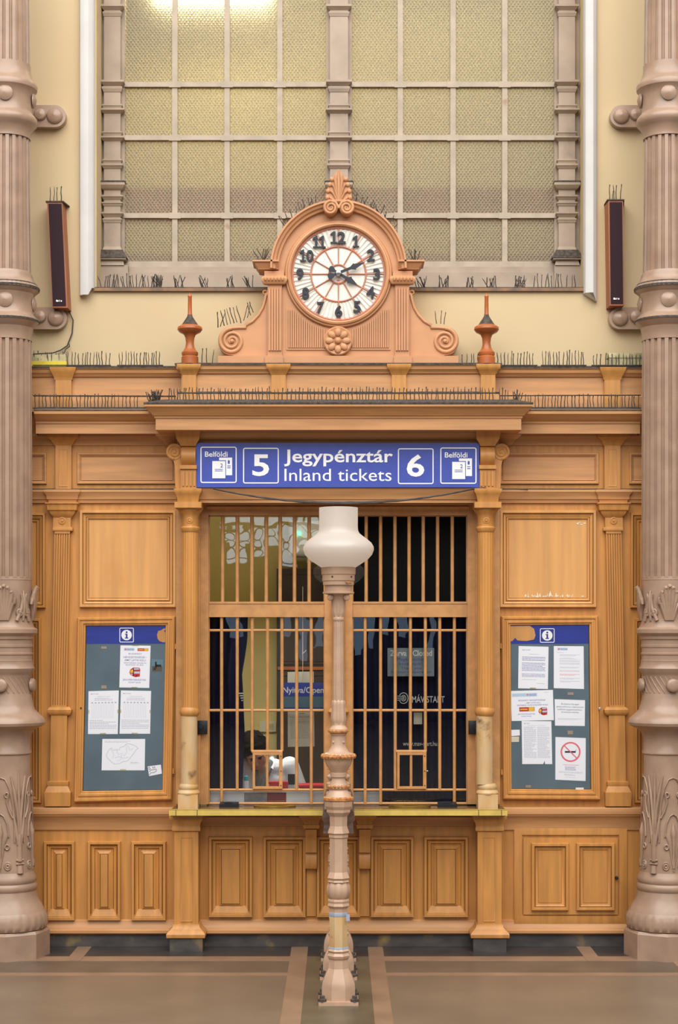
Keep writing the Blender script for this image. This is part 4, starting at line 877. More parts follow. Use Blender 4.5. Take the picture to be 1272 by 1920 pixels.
for s in (-1, 1):
    f = (lambda q: q) if s < 0 else (lambda q: 1270 - q)
    b = MB(); b.pb(502, 529, 533, 668, YK - .02, YK, f)
    for i in range(5): b.pb(504 + i * 5, 507.4 + i * 5, 540, 657, YK - .032, YK - .02, f)
    b.pb(496, 533, 508, 520, YK - .024, YK, f); b.pb(497, 531, 668, 682, YK - .045, YK, f); b.build('fluted_pilaster', 'clockw', ck)
    b = MB(); b.pmold(500, 530, YK - .02, [(.0, 534), (.02, 532), (.034, 525), (.034, 521), (.02, 517), (0, 516)], f=f, yb=YK)
    for i in range(6): b.ball((X(f(498.5 + i * 6.4), YK), YK - .056, Z(525, YK)), 3 * U, (1, .8, 1.6), 10)
    b.build('egg_capital', 'clockw', ck)
    # scrolled side wing
    b = MB(); vc = (435, 639.5)
    w = [(503, 667), (503, 548), (499, 552), (497, 562), (493, 576), (485, 590), (474, 602), (461, 609), (461, 613), (445, 613.5)]
    w += [(435 - 26 * math.sin(a), 639.5 - 26 * math.cos(a)) for a in [PI * i / 16 for i in range(0, 17)]] + [(440, 667)]
    b.poly([P2(f(x), y) for x, y in w], YK + .01, .08); b.build('wing', 'clockw', ck)
    b = MB(); cx, cz = P2(f(435), 639.5)
    b.spiral((cx, cz), 24 * U, 4 * U, 2.4, PI / 2, -s * 1.0 if False else (1 if s < 0 else -1), YK + .008, 4.2 * U, 8, 80, .9); b.ball((cx, YK + .006, cz), 4.5 * U)
    rim = [(f(x), y) for x, y in [(503, 549), (499, 553), (497, 562), (493, 576), (485, 590), (474, 602), (461, 609), (461, 614), (447, 614), (435, 615)]]
    b.tube([(P2(x, y)[0], YK + .008, P2(x, y)[1]) for x, y in rim], 3 * U, 8)
    cx2, cz2 = P2(f(497), 549); b.spiral((cx2, cz2), 6 * U, 1.5 * U, 1.3, -PI / 2, (1 if s < 0 else -1), YK + .008, 2.4 * U, 6, 30); b.build('volute', 'clockw', ck, 60)
    # reeded spandrel
    b = MB(); x0, x1 = 541, 608
    for i in range(17):
        px = x0 + i * 4.1; dx = 635 - px - 2; rr = math.sqrt(max(0, 106 ** 2 - dx * dx)); top = max(580 + (i * .0), 514 + rr)
        if top < 650: b.pb(px, px + 2.5, top, 652, YK - .014, YK, f)
    b.pb(540, 612, 653, 656, YK - .008, YK, f); b.pb(537, 540, 579, 656, YK - .006, YK, f); b.build('reeding', 'clockw', ck)
# bezel and dial
DC = P2(635, 514.3)
RX = Matrix.Rotation(PI / 2, 4, 'X')
b = MB(); b.lathe([(101 * U, 0), (101 * U, .010), (99 * U, .022), (97 * U, .022), (95 * U, .036), (92 * U, .040), (89.5 * U, .034), (88 * U, .012), (87.5 * U, -.0)], (DC[0], YK, DC[1]), 96, T=RX); b.build('bezel', 'clockw', ck)
b = MB(); b.lathe([(88.5 * U, 0), (88.5 * U, .004), (0.001, .004)], (DC[0], YK - .001, DC[1]), 96, T=RX)
for i in range(60):         # raised wedge rays of the chapter ring
    if True:
        a = 2 * PI * (i + .5) / 60; hw = .030
        L = []
        for r, d in ((54, hw * 1.2), (84, hw * 1.05)):
            p = [(r * math.sin(a - d), r * math.cos(a - d)), (r * math.sin(a + d), r * math.cos(a + d))]
            L.append([(DC[0] + p[0][0] * U, YK - .005, DC[1] + p[0][1] * U), (DC[0] + r * math.sin(a) * U, YK - .0135, DC[1] + r * math.cos(a) * U), (DC[0] + p[1][0] * U, YK - .005, DC[1] + p[1][1] * U)])
        b.loft(L, True, True, True)
dial = b.build('dial', 'dial', ck)
b = MB()
for r in (86.5, 51.5, 17.5): b.tube([(DC[0] + r * U * math.sin(q), YK - .009, DC[1] + r * U * math.cos(q)) for q in [2 * PI * i / 72 for i in range(73)]], (1.9 if r < 80 else 2.2) * U, 6)
for i in range(12):
    a = 2 * PI * i / 12; b.tube([(DC[0] + r * U * math.sin(a), YK - .0095, DC[1] + r * U * math.cos(a)) for r in (18, 51)], 1.3 * U, 6)
    b.tube([(DC[0] + r * U * math.sin(a), YK - .012, DC[1] + r * U * math.cos(a)) for r in (51, 86)], 1.2 * U, 6)
b.build('copper_lines', 'copper', ck)
Q = lambda zx, zy: (530 + zx * 210 / 1272, 410 + zy * 210 / 1272)
NUM = {'12': (540, 718, 152, 288), '1': (795, 872, 200, 332), '2': (960, 1048, 352, 488), '3': (1030, 1110, 570, 704), '4': (952, 1048, 772, 908), '5': (806, 888, 938, 1070), '6': (594, 682, 988, 1120), '7': (392, 474, 948, 1080), '8': (222, 304, 786, 920), '9': (156, 240, 570, 704), '10': (194, 354, 358, 494), '11': (340, 492, 202, 340)}
for s, (a, c, t_, d) in NUM.items():
    (pa, pt), (pc, pd) = Q(a, t_), Q(c, d)
    nb = MB(); y = YK - .026; yb = YK - .012
    def one(a, c):
        g = [(0, .70), (.10, .82), (.52, 1.0), (.72, 1.0), (.72, .12), (1.0, .12), (1.0, 0), (.08, 0), (.08, .12), (.38, .12), (.38, .74), (.16, .66)]
        nb.poly([(X(a + (c - a) * gx, YK), Z(pd + (pt - pd) * gz, YK)) for gx, gz in g], y, yb)
    def other(ch, a, c):
        o = text(ch, prect(a, c, pt, pd, yb), 'navyp', None, 'tmp', bold=.028, th=.013); nb.bm.from_mesh(o.data); bpy.data.objects.remove(o)
    w = pc - pa
    if s == '1': one(pa, pc)
    elif s == '11': one(pa, pa + w * .52); one(pa + w * .48, pc)
    elif len(s) == 2: one(pa, pa + w * .46); other(s[1], pa + w * .47, pc)
    else: other(s, pa, pc)
    nb.build('numeral', 'navyp', ck)
def hand(name, ang, tip, w, tail):
    b = MB(); y0 = YK - (.036 if name == 'hour_hand' else .046)
    def R(r, s): return (DC[0] + U * (r * math.sin(ang) + s * math.cos(ang)), DC[1] + U * (r * math.cos(ang) - s * math.sin(ang)))
    b.poly([R(0, -2.6), R(tip * .46, -2.6), R(tip * .60, -w), R(tip * .63, -w * .7), R(tip, 0), R(tip * .63, w * .7), R(tip * .60, w), R(tip * .46, 2.6), R(0, 2.6), R(-8, 2.4), R(-13, 5), R(-tail, 6), R(-tail - 3, 3), R(-tail - 3, -3), R(-tail, -6), R(-13, -5), R(-8, -2.4)], y0, y0 + .006)
    b.build(name, 'navyp', ck)
hand('hour_hand', math.radians(121), 41, 7.5, 17); hand('minute_hand', math.radians(68), 54, 6.5, 18)
b = MB(); b.lathe([(5.5 * U, 0), (5.5 * U, .05), (4.5 * U, .056), (2.4 * U, .058), (2.2 * U, .064), (0, .066)], (DC[0], YK, DC[1]), 20, T=RX); b.build('hub', 'steel', ck)
b = MB(); b.pb(632, 637.5, 524.5, 527.5, YK - .0065, YK - .004); b.build('maker_mark', 'inkr', ck)
# rosette, palmette, crest scrolls
b = MB(); rc = P2(634, 640.5); b.lathe([(27 * U, 0), (27 * U, .03), (25 * U, .036), (22 * U, .032), (0, .03)], (rc[0], YK, rc[1]), 40, T=RX)
for i in range(8):
    a = 2 * PI * i / 8; b.ball((rc[0] + 16 * U * math.sin(a), YK - .034, rc[1] + 16 * U * math.cos(a)), 6.6 * U, (1, .6, 1.25), 12, Matrix.Rotation(a, 4, 'Y'))
b.ball((rc[0], YK - .036, rc[1]), 6.5 * U, (1, .8, 1), 14); b.build('rosette', 'clockw', ck, 50)
b = MB()
b.poly([P2(x, y) for x, y in [(618, 382), (611, 376), (612, 364), (616, 352), (621, 340), (628, 330), (635.5, 320), (643, 330), (650, 340), (655, 352), (659, 364), (660, 376), (653, 382)]], YK - .05, YK)
for s in (-1, 1):
    for r0, (x, y) in enumerate(((21, 374), (20, 362), (17, 350), (13, 340))):
        b.ball((P2(635.5 + s * x, y)[0], YK - .052, P2(0, y)[1]), 4.6 * U, (1, .7, 1), 10)
        b.tube([(P2(635.5 + s * 2.5, 384 - r0 * 3)[0], YK - .052, P2(0, 384 - r0 * 3)[1]), (P2(635.5 + s * (x * .55), y + 4)[0], YK - .056, P2(0, y + 4)[1]), (P2(635.5 + s * (x - 4), y)[0], YK - .054, P2(0, y)[1])], [2.2 * U, 2.0 * U, 2.6 * U], 6)
b.tube([(P2(635.5, 384)[0], YK - .054, P2(0, 384)[1]), (P2(635.5, 345)[0], YK - .06, P2(0, 345)[1]), (P2(635.5, 321)[0], YK - .054, P2(0, 321)[1])], [3 * U, 3 * U, .6 * U], 8)
for s in (-1, 1): b.tube([(P2(635.5 + s * 1.5, 384)[0], YK - .054, P2(0, 384)[1]), (P2(635.5 + s * 5, 345)[0], YK - .056, P2(0, 345)[1]), (P2(635.5 + s * 7, 332)[0], YK - .054, P2(0, 332)[1])], [2 * U, 2 * U, 1 * U], 6)
b.build('palmette', 'clockw', ck, 60)
b = MB()
for s in (-1, 1):
    c = P2(635.5 + s * 15, 394.5); b.spiral(c, 12.5 * U, 2.5 * U, 1.9, PI / 2, -s * -1.0 if False else (1 if s < 0 else -1), YK - .075, 3.4 * U, 8, 60)
    b.lathe([(13 * U, 0), (13 * U, .07), (11 * U, .072), (0, .07)], (c[0], YK, c[1]), 28, T=RX)
    b.tube([(P2(635.5 + s * 15, 382)[0], YK - .07, P2(0, 382)[1]), (P2(635.5 + s * 6, 384)[0], YK - .07, P2(0, 384)[1]), (P2(635.5, 395)[0], YK - .07, P2(0, 395)[1])], 3 * U, 8)
b.build('crest_scroll', 'clockw', ck, 60)

# ================================================================= LOUDSPEAKERS, BOXES
def loudspeaker(q, depth, side, label):
    Yf = -.02; cx = sum(p[0] for p in q) / 4; cy = sum(p[1] for p in q) / 4
    t = thing('column_loudspeaker', (X(cx, Yf), Yf, Z(q[2][1], Yf)), label, 'loudspeaker')
    sx = side * 7          # the cabinet turns slightly, so one veneered side shows
    p = [(X(a, Yf), Z(b_, Yf)) for a, b_ in q]
    b = MB(); back = [(x + side * .004, z) for x, z in p]
    b.loft([[(x, Yf, z) for x, z in p], [(x, WY + .002, z) for x, z in back]], True, True, True); b.build('cabinet', 'spkw', t)
    b = MB(); cxm = (sum(v[0] for v in p) / 4, sum(v[1] for v in p) / 4)
    ins = [(cxm[0] + (x - cxm[0]) * .84, cxm[1] + (z - cxm[1]) * .965) for x, z in p]
    b.loft([[(x, Yf + .002, z) for x, z in ins], [(x, Yf - .006, z) for x, z in ins]], True, False, True); b.build('grille_cloth', 'grille', t)
    b = MB(); bx, bz = (p[2][0] + p[3][0]) / 2, p[2][1] + .047
    for i, w in enumerate((.010, .006, .004, .008)): b.box(bx - .026 + i * .011, bx - .026 + i * .011 + w, Yf - .009, Yf - .005, bz - .006, bz + .007 - (i % 2) * .003)
    b.build('badge', 'signw', t)
    b = MB(); w = .012
    b.loft([[(x + (w if i in (1, 2) else -w) * .4, y, p[0][1] + .002 + (.006 if i > 1 else 0)) for i, (x, y) in enumerate(())] or [(p[0][0] - .008, Yf - .008, p[0][1]), (p[1][0] + .008, Yf - .008, p[1][1]), (p[1][0] + .03, WY, p[1][1]), (p[0][0] - .008, WY, p[0][1])],
            [(p[0][0] - .008, Yf - .008, p[0][1] + .008), (p[1][0] + .008, Yf - .008, p[1][1] + .008), (p[1][0] + .03, WY, p[1][1] + .008), (p[0][0] - .008, WY, p[0][1] + .008)]], True, True, True); b.build('top_board', 'dusty', t)
    return t, p
spl, pl_ = loudspeaker([(88, 379), (117, 379), (127, 577), (98, 577)], .1, 1, 'slim dark loudspeaker tilting on the cream wall above the yellow box')
spr, pr_ = loudspeaker([(1141, 376), (1169, 376), (1171, 573), (1144, 573)], .1, -1, 'slim dark loudspeaker upright on the cream wall above the dusty cream box')
b = MB(); b.tube([(X(117, .08), .05, Z(577, .05)), (X(128, .08), .10, Z(582, .1)), (X(137, .1), .105, Z(600, .1)), (X(135, .1), .105, Z(625, .1)), (X(126, .1), .105, Z(648, .1)), (X(113, .1), .1, Z(657, .1)), (X(100, .1), .07, Z(662, .07)), (X(64, .1), .05, Z(664, .05))], .0045, 6); b.build('wire', 'cable', spl)
b = MB(); b.tube([(X(130, .1), .1, Z(645, .1)), (X(131, .1), .09, Z(650, .1)), (X(124, .1), .08, Z(656, .1)), (X(122, .1), .06, Z(664, .1))], .004, 6); b.build('wire', 'cable', spl)
Zled = Z(686, -.08) + .001
ybx = thing('cable_box', (X(95), -.02, Zled), 'bright yellow box lying on the attic ledge under the tilting loudspeaker', 'box')
b = MB(); b.box(X(62), X(127), -.06, .03, Zled, Zled + .036); b.build('lower_half', 'ylbox', ybx)
b = MB(); b.box(X(62), X(126), -.055, .03, Zled + .036, Zled + .082); b.build('upper_half', 'crbox', ybx)
cbx = thing('cable_box', (X(1175), -.02, Zled), 'dusty cream box lying on the attic ledge under the upright loudspeaker', 'box')
b = MB(); b.box(X(1140), X(1206), -.055, .03, Zled, Zled + .06); b.build('lower_half', 'crbox', cbx)
b = MB(); b.box(X(1138), X(1206), -.06, .03, Zled + .06, Zled + .092); b.build('lid', 'crbox', cbx)
for f, l in ((same, 'beside the open window'), (mir, 'beside the closed window')):
    a, c = sorted((f(367), f(389))); y = -.045
    t = thing('intercom_speaker', (X((a + c) / 2), y, Z(1364)), 'small square black intercom speaker %s' % l, 'intercom')
    b = MB(); b.frame(a, c, 1351, 1377, y, [(0, -.034), (0, y + .002), (1, y)], True); o = b.build('case', 'black', t)
    b = MB(); b.lathe([(.020, 0), (.020, .003), (.017, .004), (.016, .001), (.006, .001), (0, .002)], (X((a + c) / 2), y, Z(1361)), 24, T=RX); b.build('speaker_ring', 'navyp', t)

# ================================================================= BIRD SPIKES
random.seed(11)
SPK = []
for i in range(6):
    b = MB(); h = 1.0; pts = [(0, 0, 0)]
    for j in range(1, 5): pts.append((random.uniform(-.0025, .0025), random.uniform(-.0025, .0025), j / 4))
    L = [.0035, .003, .0032, .0024, .0036] if i % 2 else [.0035, .003, .0028, .003, .0015]
    s = MB(); s.tube(pts, L, 5); s.bm.verts.ensure_lookup_table()
    me = bpy.data.meshes.new('spike'); bmesh.ops.recalc_face_normals(s.bm, faces=s.bm.faces); s.bm.to_mesh(me); s.bm.free(); b.bm.free(); me.materials.append(M['spike']); SPK.append(me)
def spikes(label, items, base, grp=None):      # items: (px, base py, top py, lean, Y)
    Y0 = items[0][4]; cx = sum(i[0] for i in items) / len(items)
    t = thing('bird_spike_strip', (X(cx, Y0), Y0, Z(items[0][1], Y0)), label, 'bird spikes')
    if base:
        b = MB(); a, c, py, y = base; b.box(X(a, y), X(c, y), y - .012, y + .012, Z(py, y) - .001, Z(py, y) + .006); b.build('base_strip', 'spike', t)
    for px, pb_, pt, lean, Y in items:
        o = bpy.data.objects.new('spike', random.choice(SPK)); COL.objects.link(o); par(o, t)
        h = (pb_ - pt) / S * k(Y); w = random.uniform(.85, 1.3)
        o.matrix_parent_inverse = Matrix.Translation(-Vector(ROOTLOC[t.name]))
        o.location = (X(px, Y), Y, Z(pb_, Y)); o.rotation_euler = (random.uniform(-.1, .1), lean, random.uniform(0, 6)) if abs(lean) > .3 else (random.uniform(-.12, .12), lean, 0); o.scale = (w, w, h)
    return t
def run(a, c, pb_, pt, Y, step=6.3, j=1.2, lean=.05):
    out = []; x = a
    while x <= c:
        out.append((x + random.uniform(-j, j), pb_, pt + random.uniform(-2.5, 3), random.uniform(-lean, lean), Y)); x += step * random.uniform(.8, 1.25)
    return out
def tuft(cx, pb_, n, h, w, Y):
    return [(cx + random.uniform(-w, w) * .5, pb_, pb_ - h * random.uniform(.75, 1.05), random.uniform(-.62, .62), Y) for _ in range(n)]
YSa = -.36
s = spikes('dusty spike strip along the main cornice above the big blue sign', run(337, 928, 752, 727, YSa, 6.6)[:96], (333, 932, 752, YSa))
b = MB(); b.tube([(X(335, YSa), YSa, Z(737, YSa)), (X(640, YSa), YSa, Z(738, YSa)), (X(930, YSa), YSa, Z(737, YSa))], .0045, 6); b.build('rod', 'spike', s)
s = spikes('dusty spike strip on the cornice under the yellow box', run(66, 262, 765, 740, -.14, 6.2), (62, 330, 766, -.14))
b = MB(); b.tube([(X(62, -.14), -.14, Z(742, -.14)), (X(330, -.14), -.14, Z(743, -.14))], .006, 6); b.build('rod', 'spike', s)
spikes('bushy grey spike tuft at the main cornice corner nearer the yellow box', tuft(290, 757, 30, 27, 22, -.16) + run(318, 334, 757, 728, -.16, 5), (270, 335, 760, -.16))
s = spikes('dusty spike strip on the cornice under the dusty cream box', run(985, 1198, 765, 740, -.14, 6.2), (955, 1202, 766, -.14))
b = MB(); b.tube([(X(938, -.14), -.14, Z(742, -.14)), (X(1202, -.14), -.14, Z(741, -.14))], .005, 6); b.build('rod', 'spike', s)
spikes('loose grey spike tuft at the main cornice corner nearer the dusty cream box', tuft(970, 757, 14, 27, 14, -.16) + run(938, 958, 757, 729, -.16, 5), (936, 990, 760, -.16))
spikes('short upright spike strip on the attic ledge just past the yellow box', run(66, 206, 686, 660, -.05, 6), (62, 208, 686, -.05))
spikes('upright spike strip on the attic ledge between yellow box and finial', run(224, 302, 686, 660, -.05, 5.5), (220, 306, 686, -.05))
spikes('three upright spikes between one finial and the clock volute nearer the yellow box', [(379, 683, 653, .02, -.12), (388, 683, 653, -.03, -.12), (398, 683, 655, .1, -.12)], (370, 404, 683, -.12))
spikes('upright spike strip on the attic ledge just past the finial nearer the dusty cream box', run(934, 1003, 686, 660, -.05, 5.5), (930, 1008, 686, -.05))
spikes('upright spike strip on the attic ledge midway to the dusty cream box', run(1018, 1096, 686, 658, -.05, 5.5), (1015, 1100, 686, -.05))
spikes('upright spike strip on the attic ledge in front of the dusty cream box', run(1114, 1200, 686, 664, -.07, 6.5), (1110, 1204, 686, -.07))
spikes('few dark spikes on the attic rail between clock volute and finial', run(868, 900, 683, 664, -.12, 7), (864, 902, 683, -.12))
YI = .16
spikes('tangled spike strip on the window sill corner nearer the tilting loudspeaker', run(192, 300, 540, 515, YI, 4.2, 2, .3) + tuft(296, 540, 14, 26, 12, YI), (184, 320, 541, YI))
spikes('splayed spike tufts on the window sill beside the nine of the clock', tuft(335, 540, 8, 24, 18, YI) + tuft(382, 540, 8, 24, 20, YI) + tuft(432, 540, 7, 24, 18, YI) + tuft(470, 540, 7, 24, 16, YI), (318, 492, 541, YI))
spikes('splayed spike tufts on the window sill beside the three of the clock', tuft(790, 540, 8, 24, 18, YI) + tuft(832, 540, 9, 24, 20, YI) + tuft(880, 540, 8, 24, 18, YI) + tuft(922, 540, 10, 24, 20, YI) + tuft(974, 540, 14, 24, 22, YI), (775, 1000, 541, YI))
spikes('upright spike strip on the window sill end nearer the upright loudspeaker', run(1000, 1084, 540, 515, YI, 7, 2, .12), (998, 1092, 541, YI))
spikes('leaning spike strip on the clock volute facing the yellow box', [(408 + i * 6.2 + random.uniform(-1, 1), 614 - i * 1.6 if i < 7 else 606 - (i - 7) * 5, 585 - i * 1.8, -.3 + random.uniform(-.1, .1), -.03) for i in range(12)], None)
spikes('three short spikes on the clock volute facing the dusty cream box', [(819, 607, 583, -.15, -.03), (827, 607, 582, .05, -.03), (833, 608, 585, .12, -.03)], None)
def arc_sp(a0, a1, n, l): return [(635 + 126 * math.sin(a), 506 - 126 * math.cos(a), 506 - 126 * math.cos(a) - l * random.uniform(.8, 1.1), a * .7 + random.uniform(-.15, .15), 0.0) for a in [math.radians(a0 + (a1 - a0) * i / (n - 1)) for i in range(n)]]
spikes('fan of dark spikes on the clock arch above the ten and eleven', arc_sp(-54, -20, 16, 24), None)
spikes('fan of dark spikes on the clock arch above the one and two', arc_sp(14, 54, 16, 21), None)
spikes('small spike tuft on the clock shoulder beside the nine', tuft(492, 487, 6, 26, 14, -.06), None)
spikes('small spike tuft on the clock shoulder beside the three', tuft(778, 487, 6, 22, 14, -.06), None)
spikes('four spikes on top of the tilting loudspeaker', [(94, 376, 350, 0, 0), (101, 376, 349, .03, 0), (107, 376, 351, -.02, 0), (115, 376, 350, .02, 0)], None)
spikes('five spikes on top of the upright loudspeaker', [(1144, 373, 346, 0, 0), (1149, 373, 358, .1, 0), (1152, 373, 346, -.03, 0), (1156, 373, 347, .03, 0), (1164, 373, 346, .05, 0)], None)
# ================================================================= NOTICE CASES AND PAPERS
YN = -.030           # face of the notice backing
def notice_case(outer, inner, hdr, icon, torn, knob, label):
    t = thing('notice_case', (X(sum(p[0] for p in outer) / 4), 0, Z(outer[2][1])), label, 'notice board')
    o, i = outer, inner
    def ring(tt, y): return [(X(a + (c - a) * tt), y, Z(b_ + (d - b_) * tt)) for (a, b_), (c, d) in zip(o, i)]
    b = MB(); b.loft([ring(0, 0), ring(0, -.040), ring(.12, -.052), ring(.30, -.052), ring(.36, -.044), ring(.5, -.044), ring(.55, -.05), ring(.72, -.05), ring(.8, -.040), ring(.93, -.040), ring(1, -.034), ring(1, -.002)], True); b.build('case_frame', 'wood', t, 30)
    bm = quadmap(i, YN)
    b = MB(); b.loft([[bm(0, 0), bm(1, 0), bm(1, 1), bm(0, 1)], [(p[0], -.0005, p[2]) for p in (bm(0, 0), bm(1, 0), bm(1, 1), bm(0, 1))]], True, True, True); b.build('backing', 'board', t)
    h = MB(); v = hdr; hm = lambda a, c: (bm(a, c)[0], YN - .0006, bm(a, c)[2])
    h.loft([[hm(0, 0), hm(1, 0), hm(1, v), hm(0, v)], [(p[0], YN, p[2]) for p in (bm(0, 0), bm(1, 0), bm(1, v), bm(0, v))]], True, True, True); hd_ = h.build('header_film', 'blue2', t)
    a, c, tp, d = icon; y = YN - .0008
    b = MB(); rbox(b, a, c, tp, d, 1.4, y, 2.5); b.build('icon_border', 'signw', hd_)
    cx, cz, r = X((a + c) / 2, y), Z((tp + d) / 2, y), 9.8 / S
    b = MB(); b.lathe([(r, 0), (r, .0008), (0, .001)], (cx, y, cz), 32, T=RX); b.build('information_disc', 'signw', hd_)
    y2 = y - .0016; px, py = (a + c) / 2, (tp + d) / 2
    b = MB(); b.poly([(X(px + q, y2), Z(py + w, y2)) for q, w in [(-3, -2.6), (1.6, -2.6), (1.6, 4.6), (3.2, 4.6), (3.2, 6.4), (-3.2, 6.4), (-3.2, 4.6), (-1.4, 4.6), (-1.4, -.9), (-3, -.9)]], y2, y2 + .0006)
    b.ball((X(px, y2), y2 + .0003, Z(py - 5.4, y2)), 1.9 / S, (1, .15, 1)); b.build('information_letter', 'blue2', hd_)
    b = MB(); b.poly([(X(q, YN), Z(w, YN)) for q, w in torn], YN - .0014, YN - .0003); b.build('torn_patch', 'panel', t)
    g = quadmap([(a_ + (1 if n in (0, 3) else -1) * -.5, b_) for n, (a_, b_) in enumerate(i)], YN - .0055)
    b = MB(); b.loft([[g(0, 0), g(1, 0), g(1, 1), g(0, 1)], [(p[0], p[1] + .001, p[2]) for p in (g(0, 0), g(1, 0), g(1, 1), g(0, 1))]], True, True, True); b.build('glass_pane', 'glassn', t)
    if knob: b = MB(); b.lathe([(.009, 0), (.009, .006), (.006, .01), (.011, .016), (.009, .022), (0, .024)], (X(knob[0]), -.042, Z(knob[1])), 16, T=RX); b.build('lock_knob', 'steel', t)
    return t
nl = notice_case([(146.5, 1158), (330, 1155.5), (323.5, 1499), (140, 1503.5)], [(162.5, 1173.5), (311.5, 1173), (305.5, 1480.5), (156.5, 1482.4)], .110, (224, 251, 1177, 1204.5),
    [(311, 1178), (306, 1179), (302, 1182), (297, 1183), (294.5, 1190), (295.5, 1197), (299, 1202), (306, 1204.5), (310.5, 1204), (311, 1187), (308, 1184)], None, 'wooden notice case with blue header holding the bus poster and the map')
b = MB(); b.lathe([(.006, 0), (.006, .004), (0, .004)], (X(154), -.050, Z(1327)), 10, T=RX); b.build('keyhole', 'black', nl)
for a, c in ((329, 1212), (325, 1445)):
    b = MB(); b.lathe([(.008, Z(c + 5)), (.008, Z(c - 5))], (X(a) + .004, -.03, 0), 10); b.build('hinge', 'wood', nl)
nr = notice_case([(939.5, 1155.5), (1120.5, 1154.5), (1125.5, 1499), (942.5, 1498)], [(957, 1172.7), (1103.8, 1171.8), (1107.6, 1479.5), (959.3, 1478.5)], .114, (1013, 1040.4, 1178, 1205),
    [(957, 1174), (994, 1173.5), (1002, 1179), (1004.7, 1191.5), (1002, 1199), (988, 1201.8), (971, 1201), (966.5, 1196), (961, 1202), (957, 1202.5)], (1122.7, 1328), 'wooden notice case with blue header holding the no smoking notice')
for a, c in ((940.5, 1211), (942, 1447)):
    b = MB(); b.lathe([(.008, Z(c + 5)), (.008, Z(c - 5))], (X(a) - .004, -.03, 0), 10); b.build('hinge', 'wood', nr)
YP = YN - .0012
def sheet(q, name, label, cat='paper', m='paper', y=YP, grp=None):
    f = quadmap(q, y - .0004)
    b = MB(); c = [f(0, 0), f(1, 0), f(1, 1), f(0, 1)]
    b.loft([c, [(p[0], y, p[2]) for p in c]], True, True, True); o = b.build(name, m); tag(o, label, cat, grp)
    return o, f
def up(f, u0, u1, v0, v1, dy=.0002): return lambda u, v: (lambda p: (p[0], p[1] - dy, p[2]))(f(u0 + (u1 - u0) * u, v1 + (v0 - v1) * v))
def quads(o, f, rects, m, name, dy=.0002):
    b = MB()
    for u0, u1, v0, v1 in rects: b.loft([[(p[0], p[1] - dy, p[2]) for p in (f(u0, v0), f(u1, v0), f(u1, v1), f(u0, v1))]], True, True, False)
    return b.build(name, m, o)
random.seed(21)
def lines(o, f, u0, u1, v0, v1, n, m='ink', name='text_lines', ragged=.3, gap=.66):
    R = []; h = (v1 - v0) / n
    for i in range(n):
        v = v0 + i * h; u = u0; end = u1 - (random.uniform(0, ragged) * (u1 - u0) if random.random() < .3 else 0)
        while u < end - .01:
            w = random.uniform(.03, .10); R.append((u, min(u + w, end), v, v + h * (1 - gap))); u += w + .012
    o2 = quads(o, f, R, m, name); o2['kind'] = 'stuff'; return o2
def tapes(o, f, spots):
    for u, v, w, h in spots: quads(o, f, [(u - w, u + w, v - h, v + h)], 'crbox', 'adhesive_tape', .0004)
def bus(o, f, u0, u1, v0, v1):
    m = lambda a, c: (lambda p: (p[0], p[1] - .0003, p[2]))(f(u0 + (u1 - u0) * a, v0 + (v1 - v0) * c))
    b = MB()
    def pg(pts, mi, dy=0): b.loft([[(p[0], p[1] - dy, p[2]) for p in (m(*q) for q in pts)]], True, True, False, mi)
    pg([(.35, .0), (.92, .02), (1, .2), (.98, .92), (.55, 1), (.12, .78), (.0, .5), (.08, .22)], 0)
    pg([(.4, .42), (.96, .40), (.95, .62), (.4, .64)], 1, .0001); pg([(.4, .08), (.9, .08), (.9, .22), (.4, .24)], 1, .0001)
    pg([(.10, .28), (.34, .2), (.36, .55), (.08, .55)], 2, .0001); pg([(.36, .1), (.42, .1), (.44, .9), (.36, .92)], 3, .0001)
    pg([(.16, .62), (.3, .68), (.28, .8), (.16, .74)], 1, .0002); pg([(.62, .8), (.72, .79), (.72, .9), (.62, .92)], 3, .0002)
    b.build('bus_picture', ['red', 'lblue', 'yellow', 'black'], o)
def company_mark(o, f, u0, u1, v0, v1):
    quads(o, f, [(u0, u1, v0 - .01, v1 + .01)], 'lblue', 'logo_field', .0001)
    b = MB(); c = f(u0 + (u1 - u0) * .15, (v0 + v1) / 2); b.lathe([(.006, 0), (.006, .0003), (0, .0003)], (c[0], c[1] - .0002, c[2]), 12, T=RX); b.build('logo_disc', 'inkr', o)
    text('MÁV-START', up(f, u0 + (u1 - u0) * .32, u1, v0, v1, .0003), 'inkd', o, bold=.0)
def red_banner(o, f, u0, u1, v0, v1):
    quads(o, f, [(u0, u1, v0, v1)], 'red', 'banner', .0002); quads(o, f, [(u0 + (u1 - u0) * .62, u1 - .01, v0 + .006, v1 - .006)], 'yellow', 'banner_field', .0003)
    quads(o, f, [(u0 + .02, u0 + (u1 - u0) * .55, v0 + (v1 - v0) * .35, v0 + (v1 - v0) * .65)], 'yellow', 'banner_print', .0003)
def L_(o, f, s, u0, u1, v0, v1, m='inkd', bold=.004): text(s, up(f, u0, u1, v0, v1), m, o, bold=bold)
